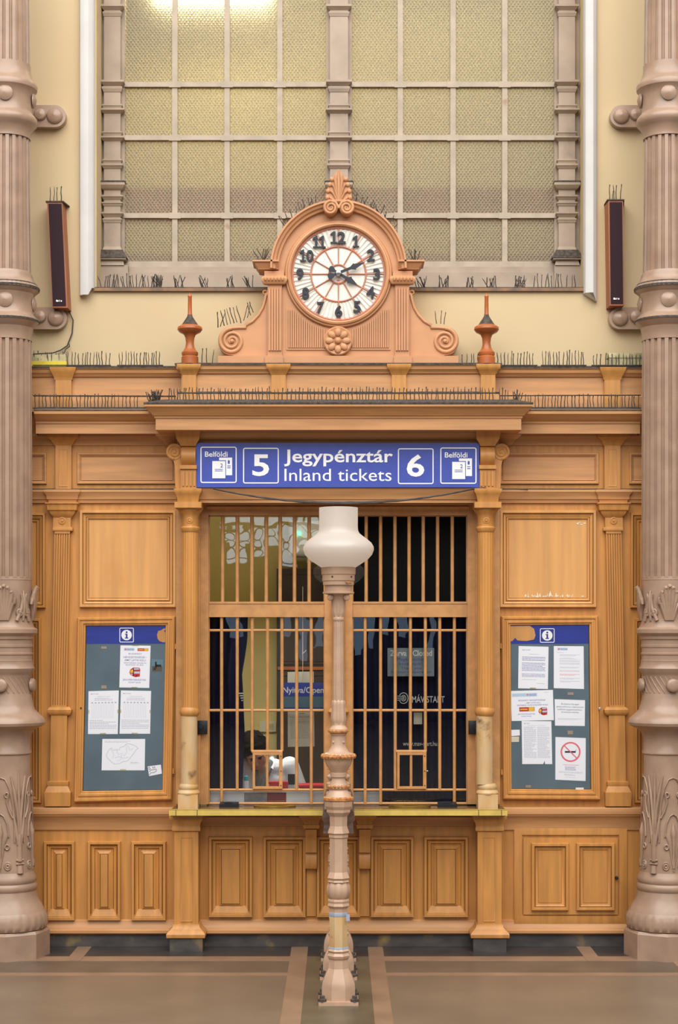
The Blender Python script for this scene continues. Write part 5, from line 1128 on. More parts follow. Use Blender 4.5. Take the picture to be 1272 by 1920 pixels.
# case with the map
o, f = sheet([(226, 1210), (282.6, 1210.7), (280, 1290), (223.8, 1289)], 'poster', 'white sightseeing bus poster, tallest sheet just under the blue header of the map case', 'poster')
company_mark(o, f, .12, .46, .07, .115); red_banner(o, f, .57, .93, .065, .13)
for a in (('BUDAPEST', .28, .72, .18, .215), ('NEVEZETESSÉGEI –', .12, .90, .245, .30), ('AMIT LÁTNI KELL!', .15, .86, .315, .37), ('SIGHTSEEING TOURS IN', .13, .87, .40, .43), ('BUDAPEST BY BUS', .2, .78, .447, .475), ('JEGYÉRTÉKESÍTÉS', .11, .88, .785, .845), ('TICKET SALES', .29, .71, .86, .89)): L_(o, f, *a)
bus(o, f, .32, .68, .52, .75); tapes(o, f, [(.5, .005, .1, .008), (.5, .992, .1, .01)])
o, f = sheet([(284.5, 1236), (306, 1236.5), (305.5, 1260), (284, 1259.5)], 'sticker', 'dark dirty picture sticker beside the tall bus poster', 'sticker', 'teal_s'); quads(o, f, [(.05, .95, .55, .97)], 'fl_green', 'ground_print', .0001); quads(o, f, [(.3, .45, .2, .7), (.4, .85, .42, .6), (.2, .36, .7, .85)], 'navyp', 'dark_print', .0002)
for q, l in (([(166, 1296), (223, 1294.5), (221, 1376.4), (165, 1376.4)], 'white timetable sheet at the frame edge under the empty backing'), ([(226.7, 1294.5), (283.5, 1295.5), (281.6, 1375.8), (224.2, 1375.8)], 'white timetable sheet directly under the tall bus poster')):
    o, f = sheet(q, 'timetable_sheet', l, 'paper', grp='timetable sheets'); L_(o, f, 'MÁV-START', .08, .34, .055, .08); L_(o, f, 'TÁJÉKOZTATÓ', .28, .72, .12, .15, 'ink')
    lines(o, f, .2, .8, .17, .24, 3); quads(o, f, [(.1 + i * .11, .16 + i * .11, .26, .29) for i in range(8)] + [(.12 + i * .045, .125 + i * .045, .30, .64) for i in range(17)], 'ink', 'table_print'); lines(o, f, .05, .95, .68, .9, 6, ragged=.6); tapes(o, f, [(.5, .99, .1, .014), (.01, .48, .02, .04), (.99, .48, .02, .04)])
o, f = sheet([(192, 1385.5), (272.4, 1385.5), (271.4, 1444.4), (190.5, 1444.4)], 'map_sheet', 'white sheet with a line map of the country', 'map')
lines(o, f, .06, .66, .07, .13, 2); b = MB()
MP = [(.12, .45), (.15, .36), (.22, .28), (.27, .36), (.33, .34), (.40, .35), (.42, .27), (.50, .24), (.56, .16), (.63, .15), (.70, .18), (.78, .22), (.84, .30), (.78, .36), (.73, .48), (.66, .60), (.60, .70), (.50, .72), (.40, .78), (.30, .80), (.22, .72), (.14, .62), (.10, .54), (.12, .45)]
def pl(pts, r=.0011): b.tube([(lambda p: (p[0], p[1] - .0004, p[2]))(f(*q)) for q in pts], r, 4)
pl(MP); pl([(.2, .3), (.28, .5), (.24, .62)], .0008); pl([(.34, .36), (.38, .5), (.46, .45), (.52, .55), (.58, .4), (.56, .2)], .0008); pl([(.3, .6), (.4, .56), (.5, .62), (.62, .58)], .0008); pl([(.46, .5), (.44, .66), (.36, .7)], .0008); pl([(.6, .2), (.64, .36), (.72, .3)], .0008)
b.build('map_lines', 'ink', o); lines(o, f, .66, .86, .74, .8, 2, ragged=0); tapes(o, f, [(.5, .985, .07, .02)])
o, f = sheet([(276.8, 1437), (301.8, 1433.6), (303.8, 1450.6), (279.7, 1455.4)], 'sticker', 'small tilted white sticker with dark scribbles near the map', 'sticker', y=YP - .0006)
b = MB(); pl([(.02, .2), (.12, .1), (.2, .3), (.05, .35)], .0016); pl([(.35, .1), (.42, .3), (.5, .1), (.55, .3)], .0018); pl([(.05, .55), (.3, .4), (.65, .45), (.6, .62), (.4, .72), (.15, .7), (.05, .9)], .0014); b.build('scribble', 'navyp', o)
# case with the no smoking notice
o, f = sheet([(973, 1211.3), (1029.2, 1212.6), (1027.9, 1292), (972, 1290.6)], 'notice_sheet', 'white notice of dark blue text under the torn header patch')
L_(o, f, 'MÁV-START', .13, .4, .07, .10); L_(o, f, 'TÁJÉKOZTATÓ', .35, .67, .18, .2); lines(o, f, .12, .9, .25, .36, 3, 'inkd', ragged=.1); lines(o, f, .12, .9, .39, .6, 6, 'inkd', ragged=.2); lines(o, f, .12, .9, .65, .74, 3, 'inkd', ragged=.3); lines(o, f, .12, .6, .785, .81, 1); lines(o, f, .62, .9, .87, .9, 1); tapes(o, f, [(.5, .99, .1, .014)])
o, f = sheet([(1038.9, 1211.3), (1095, 1211.7), (1095.7, 1292), (1038.9, 1290.3)], 'notice_sheet', 'white notice with one pink paragraph under the information symbol')
company_mark(o, f, .12, .46, .05, .09); lines(o, f, .1, .35, .15, .17, 1)
for v, m in ((.2, 'ink'), (.28, 'ink'), (.34, 'ink'), (.40, 'ink'), (.49, 'ink'), (.57, 'ink'), (.66, 'inkr'), (.75, 'ink'), (.82, 'ink')): lines(o, f, .2, .87, v, v + .045, 2, m, ragged=.5)
o, f = sheet([(958, 1295.5), (1037.3, 1293.5), (1039.2, 1350.4), (959.9, 1352)], 'poster', 'wide white bus tour poster with a red and yellow banner', 'poster', y=YP - .0006)
quads(o, f, [(.03, .62, .09, .2)], 'lblue', 'header_tint', .00004); company_mark(o, f, .36, .6, .1, .18); lines(o, f, .8, .92, .07, .1, 1)
for a in (('BUDAPEST NEVEZETESSÉGEI', .18, .81, .29, .35), ('– AMIT LÁTNI KELL!', .33, .70, .38, .43), ('SIGHTSEEING TOURS IN BUDAPEST BY BUS', .14, .87, .46, .51), ('JEGYÉRTÉKESÍTÉS', .15, .56, .75, .81), ('TICKET SALES', .23, .47, .835, .87)): L_(o, f, *a)
red_banner(o, f, .19, .55, .55, .69); bus(o, f, .64, .85, .57, .83)
o, f = sheet([(1040.4, 1310.9), (1097.6, 1312.8), (1097.2, 1361.4), (1041.2, 1360.6)], 'notice_sheet', 'small white notice with four lines of teal heading text')
for s, a, c, v in (('Budapest-Nyugati', .22, .8, .14), ('pályaudvaron valamennyi', .06, .95, .245), ('belföldi jegypénztárban', .1, .9, .35), ('bankkártyával fizethet', .22, .8, .45)): L_(o, f, s, a, c, v, v + .075, 'teal_s')
lines(o, f, .1, .92, .72, .79, 2, 'ink', ragged=.5)
o, f = sheet([(978.6, 1351.7), (1034.4, 1352.3), (1036, 1432.7), (979.7, 1432.7)], 'notice_sheet', 'white sheet with two columns of faint print under the wide bus poster')
L_(o, f, 'MÁV-START', .08, .27, .045, .07); lines(o, f, .2, .8, .10, .12, 1); lines(o, f, .07, .48, .14, .87, 26, ragged=.4); lines(o, f, .52, .93, .14, .87, 26, ragged=.4)
b = MB(); b.loft([[(p[0], p[1] - .0003, p[2]) for p in (f(.70, 1.0), f(.76, 1.0), f(.75, .92))]], True, True, False); b.build('torn_notch', 'board', o)
o, f = sheet([(1042, 1381.8), (1099, 1384), (1098.6, 1464.5), (1041.8, 1462)], 'no_smoking_notice', 'white no smoking notice with a pink barred circle', 'notice')
C0 = f(.5, .335); r = 17.2 / S; b = MB(); y = C0[1] - .0006
b.loft([[(C0[0] + rr * math.cos(2 * PI * i / 48), yy, C0[2] + rr * math.sin(2 * PI * i / 48)) for i in range(48)] for rr, yy in ((r * 1.09, y + .0005), (r * 1.09, y), (r * .92, y), (r * .92, y + .0005))], True)
a_ = [(-.70, .62), (-.62, .70), (.70, -.62), (.62, -.70)]; b.poly([(C0[0] + r * p, C0[2] + r * q) for p, q in a_], y - .0004, y + .0004); b.build('barred_circle', 'inkr', o)
b = MB(); b.box(C0[0] - r * .62, C0[0] + r * .55, y + .0001, y + .0005, C0[2] - r * .09, C0[2] + r * .09); b.tube([(C0[0] + r * .56, y, C0[2] + r * .05), (C0[0] + r * .6, y, C0[2] + r * .25)], .0012, 4); b.build('cigarette_picture', 'navyp', o)
L_(o, f, 'TILOS A DOHÁNYZÁS!', .25, .77, .625, .65, 'inkr', .02); lines(o, f, .32, .68, .68, .78, 5, 'inkd', ragged=.2); lines(o, f, .12, .9, .80, .84, 2, 'ink', ragged=.1); lines(o, f, .3, .66, .855, .90, 3, 'ink', ragged=.3); lines(o, f, .32, .67, .925, .94, 1)
sheet([(959.2, 1368.5), (975, 1368), (975.4, 1379), (959.4, 1380.2)], 'paper_scrap', 'torn white paper scrap beside the two column sheet, upper one')
sheet([(959.4, 1381), (974, 1381), (973.6, 1391), (959.4, 1391.4)], 'paper_scrap', 'torn off white paper scrap beside the two column sheet, lower one', m='paperc')
sheet([(1080, 1476.8), (1095, 1476.8), (1095.2, 1480), (1080, 1480)], 'paper_scrap', 'thin white paper scrap at the foot of the no smoking case')
for q, l in (([(190, 1212), (200, 1212), (200, 1216.5), (190, 1216.5)], 'old tape scrap on bare backing left of the tall bus poster'), ([(190, 1285), (200, 1285), (200, 1291), (190, 1291)], 'old tape scrap just above the timetable sheet at the frame edge'), ([(1065, 1298), (1076, 1298), (1076, 1303), (1065, 1303)], 'old tape scrap below the notice with the pink paragraph'), ([(1065, 1370), (1075, 1370), (1075, 1377), (1065, 1377)], 'old tape scrap just above the no smoking notice'), ([(986, 1472), (996, 1472), (996, 1477), (986, 1477)], 'old tape scrap low on the backing of the no smoking case')):
    sheet(q, 'tape_scrap', l, 'tape', 'greyw')

# ================================================================= OFFICE INTERIOR
# dark brown cabinet at the back of the lit half
cab = thing('office_cabinet', (X(562, 1.9), 1.9, .05), 'tall dark brown cabinet against the yellow office wall', 'cabinet')
b = MB(); b.box(X(519, 1.9), .11, 1.9, 2.19, .05, Z(1066, 1.9)); b.build('body', 'cab', cab)
b = MB(); b.frame(524, 620, 1072, 1246, 1.9, [(0, 1.9), (0, 1.885), (5, 1.885), (6, 1.89), (7, 1.89)], True); d = b.build('door', 'cab', cab)
b = MB(); b.tube([(X(527, 1.86), 1.885, Z(1216, 1.86)), (X(527, 1.86), 1.86, Z(1217, 1.86)), (X(527, 1.86), 1.86, Z(1233, 1.86)), (X(527, 1.86), 1.885, Z(1234, 1.86))], .006, 6); b.build('handle', 'black', d)
b = MB(); b.box(X(521, 1.9), .11, 1.875, 1.9, Z(1256, 1.9), Z(1250, 1.9)); b.build('ledge', 'terra', cab)
b = MB(); b.frame(524, 620, 1262, 1600, 1.9, [(0, 1.9), (0, 1.885), (5, 1.885), (6, 1.89), (7, 1.89)], True); b.build('door', 'cab', cab)
wb = thing('wall_thermostat', (X(506, 2.19), 2.2, Z(1372, 2.19)), 'small cream control box on the yellow office wall', 'control box')
b = MB(); b.pb(487, 518, 1353, 1372, 2.165, 2.199); b.build('case', 'paperc', wb); b = MB(); b.pb(504, 514, 1357, 1368, 2.16, 2.166); b.build('cover', 'crbox', wb)
ac = thing('air_conditioner', (X(575, 1.6), 1.6, Z(1040, 1.6)), 'white air conditioner with a green light high in the office', 'air conditioner')
b = MB(); b.frame(540, 625, 968, 1040, 1.55, [(2, 2.19), (0, 1.75), (1, 1.62), (4, 1.57), (9, 1.55)], True); b.build('case', 'white', ac); b = MB(); b.ball((X(561, 1.54), 1.545, Z(1000, 1.54)), .014); b.build('indicator_light', 'led', ac)
ol = thing('added_office_lamp', (-.56, .62, 2.39), 'slim white lamp bar added out of sight behind the middle rail of the open window', 'lamp')  # added luminaire, unseen behind the transom, to brighten the booth
b = MB(); b.box(-.93, -.19, .48, .76, 2.39, 2.412); b.build('housing', 'white', ol); b = MB(); b.box(-.90, -.22, .5, .74, 2.376, 2.3899); b.build('tube', 'lampon', ol)
for px in (445, 580):
    b = MB(); x = X(px, .62); b.tube([(x, .62, 2.41), (x, .62, 3.55)], .003, 6); b.build('hanger', 'cable', ol)
# desk and things on it
zd = .93
dk = thing('office_desk', (-.4, .55, .05), 'brown desk top behind the open window', 'desk')
b = MB(); b.box(-1.35, .10, .125, .62, zd - .03, zd); b.build('top', 'cab', dk); b = MB(); b.box(-1.33, -1.28, .14, .60, .05, zd - .03); b.build('side_panel', 'cab', dk); b = MB(); b.box(.05, .09, .14, .60, .05, zd - .03); b.build('side_panel', 'cab', dk)
wp_ = thing('white_screen_strip', (X(498, .11), .11, zd), 'low white strip with a red and grey picture behind the open window grille', 'panel')
b = MB(); b.box(X(388, .11), X(612, .11), .11, .118, zd + .0005, Z(1482, .11)); b.build('strip', 'paper', wp_)
b = MB(); b.pb(458, 501, 1486, 1507, .108, .1098); b.build('picture', 'photo', wp_); b = MB(); b.pb(501, 537, 1486, 1507, .108, .1098); b.build('picture_field', 'wine', wp_)
def curtain(name, px0, px1, edge, t0, t1, Y, m, label, n, amp=.018):
    b = MB(); L = []; rows = 24
    for j in range(rows + 1):
        py = t0 + (t1 - t0) * j / rows; e = edge(py); row = []
        for i in range(n + 1):
            u = i / n; px = px0 + (e - px0) * u
            row.append((X(px, Y), Y + amp * math.sin(u * n * 1.05 + .3 * math.sin(j * .3)) + .006 * math.sin(u * 31), Z(py, Y)))
        L.append(row + [(p[0], p[1] + .004, p[2]) for p in reversed(row)])
    b.loft(L, True, True, True); o = b.build(name, m, ang=80); tag(o, label, 'curtain'); return o
def interp(tb):
    def f(y):
        for (a, v), (c, w) in zip(tb, tb[1:]):
            if y <= c: return v + (w - v) * max(0, (y - a)) / (c - a)
        return tb[-1][1]
    return f
cl = curtain('curtain', 390, 461, interp([(1150, 465), (1200, 464), (1235, 459), (1262, 454), (1300, 456), (1330, 457), (1375, 459), (1420, 457), (1478, 455), (1520, 455)]), 1150, 1495, .22, 'navy', 'dark navy curtain drawn aside at the edge of the open window', 26)
for i in range(4):
    b = MB(); b.pb(448 + i * 1.6, 456, 1299 + i * 4.4, 1301 + i * 4.4, .185, .1865); b.build('logo_line', 'signw', cl)
cr = curtain('curtain', 656, 884, lambda y: 884, 1150, 1512, .22, 'navy', 'dark navy curtain with white railway lettering closing the second window', 64)
for cu_, a, c in ((cl, 378, 612), (cr, 655, 889)):
    b = MB(); b.tube([(X(a, .22), .22, Z(1149, .22)), (X(c, .22), .22, Z(1149, .22))], .009, 8)
    for px in (a + 3, c - 3): b.box(X(px, .22) - .008, X(px, .22) + .008, .098, .222, Z(1151, .22), Z(1146, .22))
    b.build('curtain_rod', 'cab', cu_)
def cw(px0, px1, a, c): return prect(px0, px1, a, c, .188)
text('MÁV-START', cw(773, 834, 1302, 1317.5), 'signw', cr, bold=.012); text('www.mav-start.hu', cw(756, 820, 1390, 1398.5), 'signw', cr, bold=.005)
b = MB(); mk = lambda px, py: (X(px, .188), .187, Z(py, .188))
b.tube([mk(757 + 8.5 * math.cos(q), 1309 + 10 * math.sin(q)) for q in [-2.6 + 5.2 * i / 24 for i in range(25)]], .0034, 6); b.tube([mk(757 + 4.5 * math.cos(q), 1309 + 5.5 * math.sin(q)) for q in [-2.2 + 4.4 * i / 20 for i in range(21)]], .003, 6)
for dy in (-4, 0, 4): b.tube([mk(745.5, 1309 + dy), mk(759, 1309 + dy * .6)], .003, 6)
b.build('wheel_logo', 'signw', cr)
bl = thing('window_blind', (X(770, .25), .25, Z(1150, .25)), 'black blind closing the upper part of the second window', 'blind')  # black sheet put in for the unlit space behind the upper panes
b = MB(); b.box(X(654, .25), X(886, .25), .25, .262, Z(1153, .25), Z(955, .25)); b.build('void_panel', 'dark', bl)
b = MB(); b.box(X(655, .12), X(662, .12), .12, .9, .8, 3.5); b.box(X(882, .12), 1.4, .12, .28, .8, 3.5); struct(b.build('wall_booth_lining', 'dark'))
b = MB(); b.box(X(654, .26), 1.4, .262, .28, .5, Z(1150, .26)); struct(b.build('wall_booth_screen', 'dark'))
# signs hanging in the windows
so = thing('open_sign', (X(570, .15), .15, Z(1330, .15)), 'blue hanging sign reading Nyitva/Open on a cord', 'sign')
b = MB(); b.pb(530, 612, 1280, 1330, .14, .146); b.build('board', 'blue', so); b = MB(); b.pb(531, 612, 1306, 1326.5, .1385, .1402); b.build('field', 'teal_s', so)
text('Nyitva/Open', prect(530.5, 607.5, 1288, 1303, .139), 'signw', so, bold=.015)
b = MB(); b.tube([(X(568, .15), .1505, Z(1279, .15)), (X(568, .15), .1505, Z(1100, .15))], .0025, 6); b.tube([(X(567, .15), .1505, Z(1226, .15)), (X(572, .15), .149, Z(1222, .15)), (X(574, .15), .151, Z(1219, .15))], .0025, 6); b.build('cord', 'paperc', so)
o, f = sheet([(539.5, 1260), (588.5, 1259), (590, 1399.5), (540, 1400.5)], 'document', 'long cream document hanging behind the Nyitva/Open sign', 'document', 'paperc', .165)
lines(o, f, .4, .66, .555, .575, 1, 'cab'); lines(o, f, .1, .95, .6, .9, 20, 'greyw', ragged=.3)
sc_ = thing('closed_sign', (X(770, .12), .13, Z(1268, .12)), 'grey sign reading Zárva / Closed in the curtained window', 'sign')
b = MB(); b.pb(727, 814.6, 1215, 1268, .095, .1); b.build('board', 'greysign', sc_)
for s, a, c, v0, v1, m, bd in (('Zárva / Closed', 732, 810.6, 1219, 1230, 'signw', .02), ('Megértésüket', 745, 797, 1233, 1241, 'blue', .0), ('köszönjük!', 749, 792, 1241.5, 1249, 'blue', 0), ('Thank you', 752, 790, 1250, 1256.5, 'blue', 0), ('for your cooperation!', 733.5, 809, 1257.5, 1263.5, 'blue', 0)): text(s, prect(a, c, v0, v1, .0945), m, sc_, bold=bd)
o, f = sheet([(776, 1336), (792, 1336), (792, 1358), (776, 1358)], 'note', 'small blank white note before the navy curtain under the white railway lettering', 'note', 'paperc', .1); 
o, f = sheet([(660, 1485), (690, 1484), (690, 1508), (660, 1509)], 'paper_stack', 'white papers lying behind the closed window beside the lamp post', 'paper', 'paper', .12); lines(o, f, .05, .9, .5, .95, 4, ragged=.1)
o, f = sheet([(688, 1484), (711, 1484), (711, 1508), (688, 1508)], 'paper_stack', 'white sheet standing behind the closed window, second from the lamp post', 'paper', 'paper', .116); lines(o, f, .05, .9, .5, .95, 4, ragged=.1)
# desk things seen through the grille
YO = .32
bt = thing('lotion_bottle', (X(462, YO), YO, zd), 'white plastic bottle with a teal cap beside the navy curtain', 'bottle')
b = MB(); b.lathe([(.022, zd + .0005), (.0225, zd + .16), (.019, Z(1464, YO)), (.012, Z(1462, YO))], (X(462, YO), YO, 0), 20); b.build('body', 'paper', bt); b = MB(); b.lathe([(.018, Z(1463.5, YO)), (.018, Z(1457, YO)), (.013, Z(1455, YO))], (X(462, YO), YO, 0), 20); b.build('cap', 'teal', bt)
rb = thing('red_box', (X(522, YO), YO, zd), 'red plastic box on the desk in front of the clerk', 'box')
b = MB(); b.frame(505, 540, 1466, 1512, YO - .03, [(0, YO + .05), (0, YO - .028), (1.5, YO - .03)], True); b.build('case', 'redp', rb); b = MB(); b.pb(504, 541, 1466, 1470, YO - .034, YO + .055); b.build('lid', 'redp', rb)
st = thing('desk_stamp', (X(547, YO), YO, zd), 'black desk stamp standing right of the red box', 'stamp')
st['label'] = 'black self inking stamp standing between red box and red tray'
b = MB(); b.pb(540, 553, 1452, 1471, YO - .025, YO + .02); b.build('handle', 'black', st); b = MB(); b.box(X(541, YO), X(552, YO), YO - .02, YO + .018, zd + .001, Z(1471, YO)); b.build('foot', 'steel', st)
rt = thing('red_tray', (X(585, YO), YO, zd), 'flat red tray at the foot of the long hanging document', 'tray')
b = MB(); b.pb(560, 612, 1472.5, 1477.5, YO - .04, YO + .16); b.build('tray', 'redp', rt); b = MB(); b.box(X(562, YO), X(610, YO), YO - .03, YO + .15, zd + .0005, Z(1477.5, YO)); b.build('stand', 'cab', rt)
# things on the counter in front of the grille
for px, l in ((431, 'small black card reader lying on the counter below the navy curtain of the open window'), (838, 'small black card reader lying on the counter below the closed window')):
    t = thing('card_reader', (X(px), -.05, zct), l[:200], 'card reader'); t['label'] = 'slim black tray lying on the counter before the %s window' % ('open' if px < 600 else 'closed'); t['category'] = 'tray'; t.name = 'pen_tray'; ROOTLOC[t.name] = tuple(t.location)
    x = X(px); s = 1 if px < 600 else -1
    b = MB(); b.loft([[(x - .068, -.10, zct + .001), (x + .068, -.10, zct + .001), (x + .068, -.015, zct + .001), (x - .068, -.015, zct + .001)], [(x - .066, -.10, zct + .022), (x + .066, -.10, zct + .022), (x + .066, -.015, zct + .03), (x - .066, -.015, zct + .03)], [(x - .055, -.09, zct + .024), (x + .055, -.09, zct + .024), (x + .055, -.02, zct + .032), (x - .055, -.02, zct + .032)]], True, True, True); b.build('case', 'black', t)
    b = MB(); b.box(x - .03, x + .02, -.085, -.03, zct + .026, zct + .034); b.build('pad', 'navyp', t)
for px, l in ((516, 'open'), (768, 'closed')):
    t = thing('coin_dish', (X(px), -.055, zct), 'oval brass coin dish set in the counter before the %s window' % l, 'coin dish')
    b = MB(); T = Matrix.Diagonal(Vector((1, .42, 1, 1))); b.lathe([(.15, zct + .0005), (.15, zct + .008), (.138, zct + .012), (.125, zct + .008), (.09, zct + .003), (0, zct + .002)], (X(px), -.055, 0), 48, T=T); b.build('dish', 'brass', t)

# ================================================================= THE CLERK
PC = Vector((X(497, .78), .78, 0))
pn = thing('person', (PC.x, PC.y + .1, .05), 'seated clerk in a white shirt and grey scarf bowing over the desk', 'person')
def caps(b, p, q, r0, r1, n=10):
    p, q = Vector(p), Vector(q); b.tube([p + (q - p) * (i / 6) for i in range(7)], [r0 + (r1 - r0) * i / 6 for i in range(7)], 14); b.ball(p, r0); b.ball(q, r1)
x0, y0 = PC.x, PC.y
SHL, SHR = (x0 - .185, y0 + .0, 1.235), (x0 + .185, y0 + .02, 1.215)
ELL, ELR = (x0 - .27, y0 - .02, .985), (x0 + .285, y0 - .0, .985)
WRL, WRR = (x0 - .12, y0 - .24, .972), (x0 + .15, y0 - .24, .972)
HC = Vector((x0 - .072, y0 - .13, 1.325)); RH = Matrix.Rotation(math.radians(-10), 3, 'Y') @ Matrix.Rotation(math.radians(6), 3, 'Z') @ Matrix.Rotation(math.radians(38), 3, 'X')      # bowed head
hp = lambda v: HC + RH @ Vector(v)
def torso(b, g=0.0):
    b.ball((x0, y0 + .08, .75), .17 + g, (1.0, .75, 1.0)); b.ball((x0, y0 + .07, .92), .17 + g, (1.02, .72, 1.1)); b.ball((x0, y0 + .04, 1.09), .175 + g, (1.08, .66, .95)); b.ball((x0, y0 + .02, 1.2), .12 + g, (1.5, .72, .6))
    caps(b, SHL, ELL, .062 + g, .047 + g); caps(b, SHR, ELR, .062 + g, .047 + g)
def forearms(b, g=0.0, cut=0.0):
    for e, w in ((ELL, WRL), (ELR, WRR)):
        w2 = Vector(e) + (Vector(w) - Vector(e)) * (1 - cut); caps(b, e, w2, .045 + g, .03 + g)
def remesh(b, vox, smooth, name, m, cut=None):
    bmesh.ops.recalc_face_normals(b.bm, faces=b.bm.faces)
    me = bpy.data.meshes.new('tmp'); b.bm.to_mesh(me); b.bm.free(); o = bpy.data.objects.new('tmp', me); COL.objects.link(o)
    r = o.modifiers.new('r', 'REMESH'); r.mode = 'VOXEL'; r.voxel_size = vox
    s = o.modifiers.new('s', 'SMOOTH'); s.iterations = smooth; s.factor = .5
    me2 = bpy.data.meshes.new_from_object(o.evaluated_get(bpy.context.evaluated_depsgraph_get())); bpy.data.objects.remove(o); me2.name = name
    if cut:
        bm = bmesh.new(); bm.from_mesh(me2); bmesh.ops.delete(bm, geom=[v for v in bm.verts if cut(v.co)], context='VERTS'); bm.to_mesh(me2); bm.free()
    me2.materials.clear(); me2.materials.append(M[m])
    for p in me2.polygons: p.use_smooth = True
    o = bpy.data.objects.new(name, me2); COL.objects.link(o); par(o, pn); return o
def legs(b, g=0.0):
    for s in (-1, 1):
        hip, kn, an = (x0 + s * .095, y0 + .09, .66), (x0 + s * .13, y0 - .30, .60), (x0 + s * .13, y0 - .26, .14)
        caps(b, hip, kn, .085 + g, .062 + g); caps(b, kn, an, .058 + g, .042 + g)
b = MB(); torso(b); forearms(b); legs(b)
for s in (-1, 1): caps(b, (x0 + s * .13, y0 - .25, .105), (x0 + s * .14, y0 - .40, .09), .04, .034)
caps(b, (x0 - .01, y0 + .02, 1.24), hp((0, .03, -.07)), .062, .055)
for c, r, s in (((0, .012, .03), .092, (.86, 1.05, 1.0)), ((0, -.022, -.035), .07, (.86, .95, 1.1)), ((0, -.05, -.085), .036, (1.0, .9, .8))): b.ball(hp(c), r, s, 18, RH)
b.tube([hp((0, -.088, .012)), hp((0, -.108, -.018)), hp((0, -.112, -.034))], [.009, .013, .016], 8); b.ball(hp((0, -.105, -.036)), .016, (1.3, .8, .8), 10, RH)
for s in (-1, 1):
    b.ball(hp((s * .03, -.082, .026)), .017, (1.5, .6, .6), 10, RH); b.ball(hp((s * .04, -.07, -.025)), .02, (1, .7, 1), 10, RH); b.ball(hp((s * .08, .02, -.005)), .026, (.4, .8, 1.2), 10, RH)
b.ball(hp((0, -.088, -.062)), .014, (1.7, .7, .5), 10, RH)
for wr, el, s in ((WRL, ELL, 1), (WRR, ELR, -1)):       # palms and fingers resting on the desk
    wr = Vector(wr); d = (wr - Vector(el)).normalized(); d.z = 0; d.normalize(); sd = Vector((-d.y, d.x, 0)) * s
    pm = wr + d * .055 + Vector((0, 0, -.008)); b.ball(pm, .04, (.95, 1.05, .38), 12, Matrix.Rotation(math.atan2(-d.x, d.y), 3, 'Z'))
    for i, L in enumerate((.062, .072, .066, .05)):
        p = pm + d * .034 + sd * (.024 - .0165 * i) * -1; q1 = p + d * L * .5 + Vector((0, 0, .006)); q2 = p + d * L + Vector((0, 0, -.014))
        b.tube([p, q1, q2], [.0095, .0092, .0075], 8); b.ball(q2, .0075)
    p = pm - d * .01 - sd * -.034; q = p + d * .045 + sd * .022; b.tube([pm, p + d * .012, q], [.014, .011, .0085], 8); b.ball(q, .0085)
remesh(b, .0055, 3, 'body', 'skin')
b = MB(); torso(b, .013); forearms(b, .012, .12); caps(b, (x0 - .01, y0 + .03, 1.22), (x0 - .015, y0 + .0, 1.285), .082, .075)
def neckline(v):
    dx = v.x - (x0 - .02); dz = v.z
    if v.z > 1.285 and abs(dx) < .105: return True
    return v.y < y0 + .02 and dz > 1.05 and abs(dx) < .02 + (dz - 1.05) * .34
sh_ = remesh(b, .008, 3, 'shirt', 'shirt', neckline)
b = MB()
for s in (-1, 1):            # collar leaves
    L = [(x0 - .02 + s * .075, y0 + .04, 1.29), (x0 - .02 + s * .10, y0 - .03, 1.27), (x0 - .02 + s * .085, y0 - .085, 1.20), (x0 - .02 + s * .05, y0 - .075, 1.225), (x0 - .02 + s * .06, y0 - .02, 1.285)]
    b.loft([L, [(p[0], p[1] + .006, p[2] - .006) for p in L]], True, True, True)
b.build('collar', 'shirt', pn)
b = MB()
b.tube([(x0 + .06, y0 + .06, 1.285), (x0 + .045, y0 - .05, 1.255), (x0 + .01, y0 - .115, 1.16), (x0 - .02, y0 - .125, 1.05), (x0 - .03, y0 - .12, .96)], [.02, .022, .02, .02, .022], 8, flat=.4)
b.tube([(x0 - .09, y0 + .05, 1.285), (x0 - .085, y0 - .05, 1.25), (x0 - .06, y0 - .115, 1.15), (x0 - .035, y0 - .125, 1.05), (x0 - .02, y0 - .12, .96)], [.02, .024, .022, .02, .022], 8, flat=.4)
b.build('scarf', 'scarf', pn)
b = MB()
for c, r, s in (((0, .03, .055), .108, (.95, 1.02, .92)), ((0, .07, .0), .098, (1.0, .75, 1.15)), ((.0, -.035, .098), .052, (1.45, .8, .6)), ((-.078, .03, .01), .045, (.5, .9, 1.4)), ((.078, .03, .01), .045, (.5, .9, 1.4)), ((0, .1, -.045), .06, (1.2, .6, 1.0))): b.ball(hp(c), r, s, 20, RH)
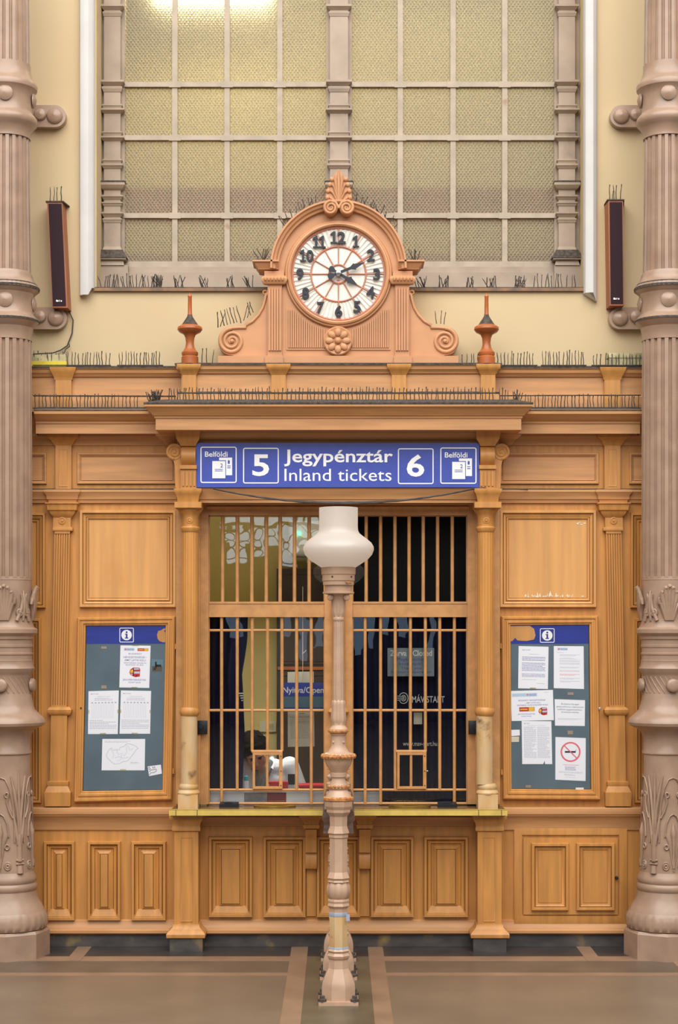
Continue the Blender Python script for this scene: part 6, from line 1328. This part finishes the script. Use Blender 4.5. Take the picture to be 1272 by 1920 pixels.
for i in range(60):
    a = random.uniform(0, 2 * PI); e = random.uniform(.1, 1.2); p = Vector((math.sin(a) * math.cos(e) * .1, .03 + math.cos(a) * math.cos(e) * .1, .055 + math.sin(e) * .1)); b.tube([hp(p), hp(p * 1.05 + Vector((0, .02, -.01)))], [.012, .007], 6)
remesh(b, .006, 2, 'hair', 'hair')
for s in (-1, 1):
    b = MB(); b.ball(hp((s * .031, -.0865, .012)), .0105, (1.2, .6, .7), 12, RH); b.build('eye', 'navyp', pn)
    b = MB(); b.tube([hp((s * .014, -.096, .028)), hp((s * .032, -.098, .034)), hp((s * .05, -.084, .028))], [.003, .0045, .003], 6); b.build('eyebrow', 'hair', pn)
b = MB(); b.tube([hp((-.022, -.096, -.062)), hp((0, -.103, -.060)), hp((.022, -.096, -.062))], [.003, .0055, .003], 6); b.build('lips', 'pinkb', pn)
b = MB(); legs(b, .012); b.ball((x0, y0 + .08, .72), .175, (1.05, .8, .8)); remesh(b, .01, 2, 'trousers', 'navyp')
for s in (-1, 1):
    b = MB(); caps(b, (x0 + s * .13, y0 - .24, .098), (x0 + s * .14, y0 - .42, .094), .045, .04); b.build('shoe', 'black', pn)
of = thing('office_chair', (x0, y0 + .14, .05), 'dark office chair under the seated clerk', 'chair')
b = MB(); b.frame(0, 1, 0, 1, 0, [(0, 0)]) if False else b.box(x0 - .24, x0 + .24, y0 - .1, y0 + .32, .47, .535); b.build('seat', 'black', of)
b = MB(); b.tube([(x0, y0 + .1, .08), (x0, y0 + .1, .5)], .03, 10); b.build('pillar', 'steel', of)
for i in range(5):
    a = 2 * PI * i / 5; b = MB(); b.tube([(x0, y0 + .1, .14), (x0 + .26 * math.cos(a), y0 + .1 + .26 * math.sin(a), .075)], .022, 8); b.build('leg', 'black', of)

# GROUPS: things repeated in the place share a group phrase
_by = {}
for o in bpy.data.objects:
    if o.parent is None and 'category' in o: _by.setdefault(o.name.split('.')[0], []).append(o)
for n, os_ in _by.items():
    if len(os_) > 1:
        for o in os_:
            if 'group' not in o: o['group'] = n.replace('_', ' ') + ('es' if n.endswith('sh') else 's') + ' at the ticket front'
